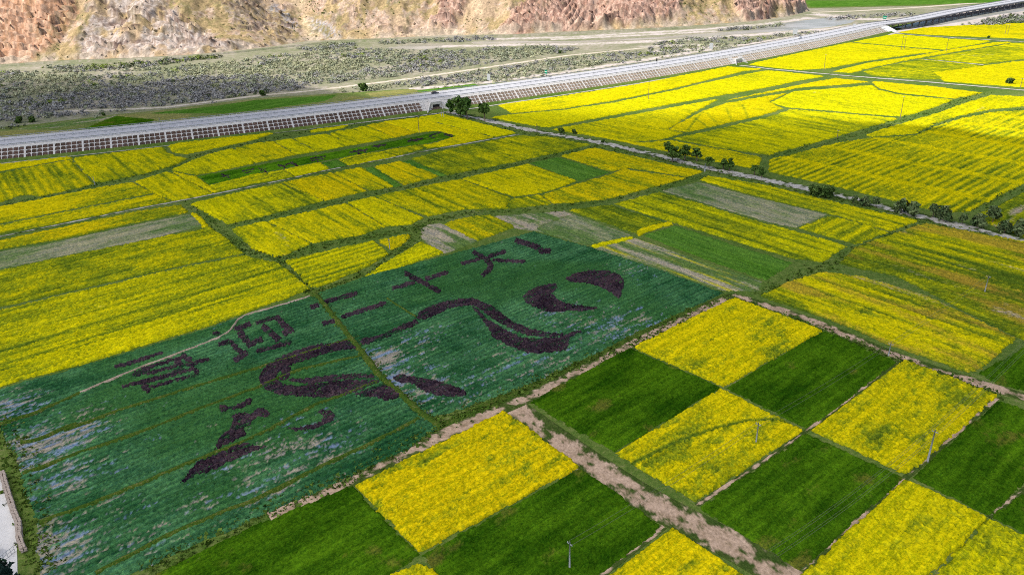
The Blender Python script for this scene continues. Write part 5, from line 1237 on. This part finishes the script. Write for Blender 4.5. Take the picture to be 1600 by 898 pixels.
TV = [tree_variant(10, 5.6, k, leaves=700, stem=0.30, col0=(0.035, 0.075, 0.014), col1=(0.10, 0.16, 0.035)) for k in (1, 2, 3)]  # round crowns
TC = [tree_variant(11, 6.4, 4, leaves=800, stem=0.12, col0=(0.035, 0.080, 0.016), col1=(0.11, 0.18, 0.05)), tree_variant(11, 6.0, 5, leaves=800, stem=0.12, col0=(0.035, 0.080, 0.016), col1=(0.10, 0.165, 0.045)), tree_variant(11, 8.2, 6, leaves=600, stem=0.4, col0=(0.03, 0.065, 0.012), col1=(0.075, 0.125, 0.03))]
SV = [tree_variant(5, 5.6, 7, True, 0.16, 420, (0.05, 0.08, 0.03), (0.16, 0.20, 0.085)), tree_variant(5, 4.6, 8, True, 0.26, 330, (0.05, 0.08, 0.028), (0.15, 0.20, 0.08)), tree_variant(5, 7.0, 9, True, 0.1, 520, (0.04, 0.075, 0.018), (0.11, 0.165, 0.042))]
gt = 'round trees along the gravel track'
for i, (x, by, ty, lb) in enumerate([(1044, 242, 220.5, 'leftmost and hindmost round tree of the clump on the gravel track'), (1050.5, 253, 229, 'tall front round tree of the clump on the gravel track'), (1059, 252, 236, 'short round tree filling the right of the clump'), (1070, 249, 226, 'slim round tree just right of the clump'),
                                     (1088.5, 252, 231, 'single round tree standing in the yellow crop beyond the track'), (1107.5, 263, 245, 'round tree beside the small blue white post'), (1130, 264.5, 247, 'left tree of the pair right of the blue white post'), (1139.5, 267.5, 248, 'right tree of the pair right of the blue white post'),
                                     (1178.5, 274, 258, 'left smaller tree of the last round pair on the track'), (1189.5, 278, 260, 'right larger tree of the last round pair on the track')]):
    h = px_height(x, by, ty); place_tree('round_tree', TV[i % 3], at(x, by), i * 1.3, (h / 10 * 1.4, h / 10 * 1.05), lb, 'tree', gt)
gp = 'poplars at the underpass'
for i, (x, by, ty, lb, v) in enumerate([(703.5, 179, 154, 'leftmost poplar nearest the underpass mouth', 1), (717, 182, 149, 'big central poplar beside the underpass', 0), (730, 185.5, 150, 'right hand poplar of the dense clump at the underpass', 1), (757.5, 189, 159.5, 'separate leaning crowned tree right of the poplar clump', 2)]):
    h = px_height(x, by, ty); place_tree('poplar_tree', TC[v], at(x, by), i * 2.1, (h / 11, h / 11), lb, 'tree', gp)
gs = 'shrubby trees along the right of the gravel track'
order = ['first', 'second', 'third', 'fourth', 'fifth', 'sixth', 'seventh', 'eighth', 'ninth', 'tenth', 'eleventh', 'twelfth', 'thirteenth', 'fourteenth']
shr = [(1272, 306, 288, 2), (1291, 309, 289, 2), (1334, 318, 304, 1), (1350, 322, 306, 0), (1368, 324, 307, 1), (1408, 332, 309, 0), (1424, 336, 314, 0), (1457, 340, 318, 1), (1474, 345, 320, 0), (1503, 350, 333, 1), (1527, 355, 333, 0), (1550, 349, 321, 1), (1569, 364, 343, 0), (1592, 367, 341, 0)]
for i, (x, by, ty, v) in enumerate(shr):
    h = px_height(x, by, ty); place_tree('shrub_tree', SV[v], at(x, by), i * 1.7, (h / 5 * 0.9, h / 5 * 0.95), order[i] + ' shrubby tree along the gravel track counted from the round trees rightward', 'tree', gs)
for i, (x, by, ty, lb) in enumerate([(877, 208.5, 200, 'left of two small round bushes beside the upper part of the gravel track'), (897, 209, 202, 'right of two small round bushes beside the upper part of the gravel track'), (1577, 132, 122, 'lone bush in the yellow plot at the upper right edge'), (1544.5, 60, 56, 'tiny bush beside the far field track near the bridge'),
                                     (942, 223, 218, 'tiny bush on the verge between gravel track and yellow strip'), (31, 192, 182, 'left of two dark round bushes behind the expressway'), (51, 191, 182, 'right of two dark round bushes behind the expressway'), (568, 142, 130, 'pointed green bush at the edge of the riverbed track'), (162, 181, 176, 'small round bush above the tan strip behind the expressway'), (410, 150, 141, 'small pale bush behind the bright green strip'), (875, 84, 79, 'bright green bush among grey scrub near the river')]):
    h = px_height(x, by, ty); place_tree('bush', SV[2], at(x, by), i * 0.9, (h / 5 * 0.95, h / 5), lb, 'bush', 'single bushes')

# ------------------------------------------------------------------ poles, wires, signs
def pole(x, by, ty, label, mat='pole', arm=True, dbl=False, r=0.13):
    h = px_height(x, by, ty); p = at(x, by)
    e = empty('utility_pole', (p[0], p[1], 0), math.atan2(DIR_A[1], DIR_A[0]) + 1.57); tag(e, label, 'pole', 'utility poles')
    xs_ = (0.0,) if not dbl else (-1.1, 1.1)
    for k in xs_: MB().tube([(k, 0, -0.2), (k, 0, h)], [r * 1.25, r * 0.75], 10).build('mast', M[mat], e, smooth_shade=True)
    if arm:
        c = MB().box((-0.6 if not dbl else -1.8, -0.05, h - 0.52), (0.6 if not dbl else 1.8, 0.05, h - 0.42)).build('crossarm', M['metal'], e)
        for k in (-0.5, 0.5): MB().tube([(k * (1 if not dbl else 3), 0, h - 0.42), (k * (1 if not dbl else 3), 0, h - 0.2)], [0.04, 0.06], 8).build('insulator', M['metal'], c)
    return (p[0], p[1], h)
pA = pole(890, 888, 846, 'grey pole standing in the dark green plot at the bottom')
pB = pole(1181, 693, 660, 'pole standing in the yellow square with the curved line')
pC = pole(1388, 556, 535, 'short pole on the field path at the corner of a dark square')
pD = pole(1538, 458, 430, 'pole in the mottled plot at the right edge')
pE = pole(1449, 721, 671, 'tall leaning looking pole at the edge of the right yellow square', r=0.16)
pole(609, 389, 373, 'pole in the small yellow triangle at the lane fork')
pole(839, 206, 193, 'short brown pole at the upper end of the gravel track', 'pole_brown', False, r=0.18)
pole(655, 208, 181, 'thin pole above the right end of the dark lettered strip', 'pole_brown')
pole(1013, 156, 127, 'thin pole in the bright yellow plot right of the poplars', 'pole_brown')
pole(148.5, 289, 276, 'pale pole at the ditch corner at far left')
pole(692, 184, 165, 'white double pole in front of the underpass', dbl=True)
pole(256, 218, 184, 'tall pale pole in front of the embankment at left')
pole(1287, 112, 85, 'thin pole in the yellow plot at the culvert', 'pole_brown')
pole(1410, 79, 57, 'double pole in the bright plot near the bridge', 'pole_brown', dbl=True)
pole(1478, 82, 60, 'thin pole where the two parallel lanes begin', 'pole_brown')
pole(1572, 55, 38, 'double pole in the farthest yellow plot', 'pole_brown', dbl=True)
pole(1406, 187, 150, 'thin pole at the dusky plot behind the round trees', 'pole_brown')
pole(1308, 216, 203, 'short pole beside the green lane behind the round trees', 'pole_brown')
pole(1101, 268, 256, 'short blue white post beside the gravel track', 'pole', False, r=0.3)
pole(1594, 138, 122, 'short pole by the upper track at the right edge', 'pole_brown')
def wire(a, b, sag, label, off=0.0, ext=None):
    a, b = np.array(a, float), np.array(b, float)
    d = (b - a)[:2]; d /= np.linalg.norm(d); n = np.array([-d[1], d[0], 0]) * off
    a = a + n; b = b + n
    c = (a + b) / 2
    pts = [tuple(a + (b - a) * t - np.array([0, 0, sag * 4 * t * (1 - t)]) - np.array([c[0], c[1], 0])) for t in np.linspace(0, 1, 17)]
    o = MB().tube(pts, [0.022] * 17, 5).build('overhead_wire', M['wire'], None, (c[0], c[1], 0))
    tag(o, label, 'wire', 'overhead wires')
top = lambda p, dz=-0.3: (p[0], p[1], p[2] + dz)
for off, nm in ((-0.5, 'near'), (0.5, 'far')):
    wire(top(pA), top(pB), 0.7, 'overhead wire, ' + nm + ' strand, crossing the dirt road between two grey poles', off)
    wire(top(pB), top(pC), 0.6, 'overhead wire, ' + nm + ' strand, over the dark square beside the field path', off)
    wire(top(pC), top(pD), 0.6, 'overhead wire, ' + nm + ' strand, over the striped plot behind the chequerboard', off)
endp = at(1200, 905); end2 = at(1640, 520)
for off, nm in ((-0.9, 'left'), (-0.5, 'second'), (0.5, 'third'), (0.9, 'right')):
    wire(top(pE), (endp[0], endp[1], 5.5), 1.2, nm + ' of four overhead wires above the dark square at lower right', off)
    wire(top(pE), (end2[0], end2[1], 5.5), 0.9, nm + ' of four overhead wires leading off past the right edge', off)

def road_point(px, py, d):
    """a point of the carriageway d metres in from its near edge, in line with a pixel"""
    g = at(px, py, ROAD_Z); c = road_near + rn * d
    i = int(np.argmin(np.linalg.norm(c - g, axis=1))); return c[i], math.atan2(rt[i][1], rt[i][0])
def sign(px, py, d, w, h, mat, label, post_h=2.4):
    p, a = road_point(px, py, d)
    e = empty('road_sign', (p[0], p[1], ROAD_Z - 0.3), a); tag(e, label, 'sign', 'signs along the expressway')
    for s in (-0.3, 0.3): MB().tube([(0, s * w, -0.3), (0, s * w, post_h + h)], [0.09, 0.09], 8).build('post', M['metal'], e, smooth_shade=True)
    MB().box((-0.16, -w/2, post_h), (-0.10, w/2, post_h + h)).build('panel', M[mat], e)
    MB().box((-0.175, -w/2 + 0.12, post_h + h * 0.45), (-0.165, w/2 - 0.12, post_h + h * 0.55)).build('text_band', M['paint'] if mat == 'sign_green' else M[mat], e)
sign(872, 124, ROAD_W + 0.6, 3.2, 2.6, 'sign_green', 'green direction sign beside the expressway above the middle of the picture')
sign(1377, 33, ROAD_W + 0.6, 4.2, 3.0, 'sign_green', 'green direction sign beside the expressway near the bridge')
sign(1034, 101, ROAD_W * 0.5, 1.3, 2.0, 'dark', 'small dark sign on the expressway median')
sign(1306, 43, ROAD_W * 0.5, 2.4, 2.0, 'metal', 'grey sign seen from behind near the white vehicle')
sign(762, 130, ROAD_W + 3.0, 4.4, 4.2, 'metal', 'large grey sign back behind the expressway near the car')
sign(1106, 80, ROAD_W + 3.0, 3.6, 4.4, 'metal', 'tall grey sign back behind the expressway above the culvert')
sign(1229, 57, ROAD_W + 3.0, 4.4, 4.6, 'metal', 'tall grey sign back behind the expressway near the river bend')

# --- cars
def car(px, py, d, mat, label, L=4.5, W=1.85, Hh=1.5):
    p, a = road_point(px, py, d)
    e = empty('car', (p[0], p[1], ROAD_Z + 0.015), a); tag(e, label, 'car', 'vehicles on the expressway')
    def loft(secs):
        mb = MB(); k = len(secs[0])
        for s in secs: mb.v += s
        for i in range(len(secs) - 1):
            for j in range(k):
                j2 = (j + 1) % k; mb.f.append((i*k + j, i*k + j2, (i+1)*k + j2, (i+1)*k + j))
        mb.f.append(tuple(reversed(range(k)))); mb.f.append(tuple((len(secs)-1)*k + j for j in range(k)))
        return mb
    def sec(x, w, z0, z1): return [(x, -w/2, z0), (x, w/2, z0), (x, w/2, z0 + (z1 - z0) * 0.6), (x, w/2 * 0.9, z1), (x, -w/2 * 0.9, z1), (x, -w/2, z0 + (z1 - z0) * 0.6)]
    loft([sec(-L/2, W*0.9, 0.35, 0.85), sec(-L*0.42, W, 0.25, 0.95), sec(-L*0.1, W, 0.22, 0.98), sec(L*0.2, W, 0.22, 0.95), sec(L*0.42, W, 0.25, 0.82), sec(L/2, W*0.86, 0.35, 0.68)]).build('body', M[mat], e)
    loft([sec(-L*0.40, W*0.82, 0.9, 1.0), sec(-L*0.27, W*0.8, 0.9, Hh - 0.04), sec(-L*0.02, W*0.8, 0.9, Hh), sec(L*0.1, W*0.8, 0.9, Hh - 0.05), sec(L*0.26, W*0.82, 0.9, 0.97)]).build('cabin_glass', M['glass'], e)
    MB().box((-L*0.25, -W*0.36, Hh - 0.06), (L*0.09, W*0.36, Hh + 0.015)).build('roof', M[mat], e)
    for x in (-L*0.3, L*0.3):
        for y in (-W*0.46, W*0.46): MB().tube([(x, y - 0.12, 0.33), (x, y + 0.12, 0.33)], [0.33, 0.33], 12).build('wheel', M['dark'], e)
    for y in (-W*0.32, W*0.32): MB().box((L*0.485, y - 0.16, 0.5), (L*0.505, y + 0.16, 0.62)).build('headlight', M['paint'], e)
car(681, 149, 14.6, 'car_dark', 'dark blue car driving on the expressway above the underpass', 4.8)
car(1250, 60, 15.0, 'car_white', 'white car on the far expressway near the river bend', 4.8)

# ------------------------------------------------------------------ farmyard at the lower left corner
yard = sheet('yard_paving', ats([(-60, 735), (2, 744), (24, 800), (27, 870), (28, 930), (-60, 960)]), 0.05, 'yard')
def stone_wall():
    line = resample(densify(ats([(5, 743), (14, 775), (22, 800), (30, 820), (31, 843), (38, 862)]), 1), 0.62)
    o = line[0]
    w = empty('stone_wall', (o[0], o[1], 0)); tag(w, 'low rough stone wall beside the pale yard at lower left', 'wall')
    variants = []
    for k in range(5):
        mb = MB(); r = random.Random(k)
        j = lambda: r.uniform(-0.06, 0.06)
        x, y, z = 0.30, 0.24, 0.2
        vs = [(sx * x * (0.9 if sz > 0 else 1) + j(), sy * y * (0.85 if sz > 0 else 1) + j(), z + sz * z + j() * 0.5) for sz in (-1, 1) for sx, sy in ((-1, -1), (1, -1), (1, 1), (-1, 1))]
        mb.add(vs, [(0,3,2,1),(4,5,6,7),(0,1,5,4),(1,2,6,5),(2,3,7,6),(3,0,4,7)]); me = mb.mesh('stone'); me.materials.append(M['stone']); variants.append(me)
    t = np.gradient(line, axis=0); t /= np.linalg.norm(t, axis=1)[:, None]
    c = 0
    for lay in range(3):
        for i in range(len(line)):
            for side in (-1, 1):
                p = line[i] + t[i] * (0.31 if lay % 2 else 0.0) + np.array([-t[i][1], t[i][0]]) * 0.24 * side
                s = bpy.data.objects.new('stone', variants[random.randrange(5)]); s.parent = w
                s.location = (p[0] - o[0] + random.uniform(-.05, .05), p[1] - o[1] + random.uniform(-.05, .05), lay * 0.36)
                s.rotation_euler = (0, 0, math.atan2(t[i][1], t[i][0]) + random.uniform(-.2, .2)); col.objects.link(s); c += 1
    print('stones', c)
stone_wall()
def gate():
    a, b = at(-4, 884), at(24, 862); d = b - a; L = float(np.linalg.norm(d))
    g = empty('metal_gate', (a[0], a[1], 0), math.atan2(d[1], d[0])); tag(g, 'thin grey metal rail gate across the pale yard', 'gate')
    for z in (0.15, 0.75, 1.35): MB().tube([(0, 0, z), (L, 0, z)], [0.045, 0.045], 6).build('rail', M['metal'], g)
    for k in range(6): MB().tube([(L * k / 5, 0, 0), (L * k / 5, 0, 1.4)], [0.04, 0.04], 6).build('upright', M['metal'], g)
gate()
YT = tree_variant(5.5, 6.0, 21, False, 0.25, 900, (0.010, 0.022, 0.020), (0.035, 0.065, 0.035))
place_tree('yard_tree', YT, at(-6, 925), 0.4, (1.0, 1.0), 'dark leafy tree at the very bottom left corner', 'tree', 'yard trees')
place_tree('yard_tree', YT, at(34, 935), 2.4, (0.8, 0.75), 'lower dark tree just right of the corner tree', 'tree', 'yard trees')
place_tree('yard_tree', YT, at(-22, 872), 1.4, (0.5, 0.6), 'dark twig cluster at the left edge above the gate', 'tree', 'yard trees')
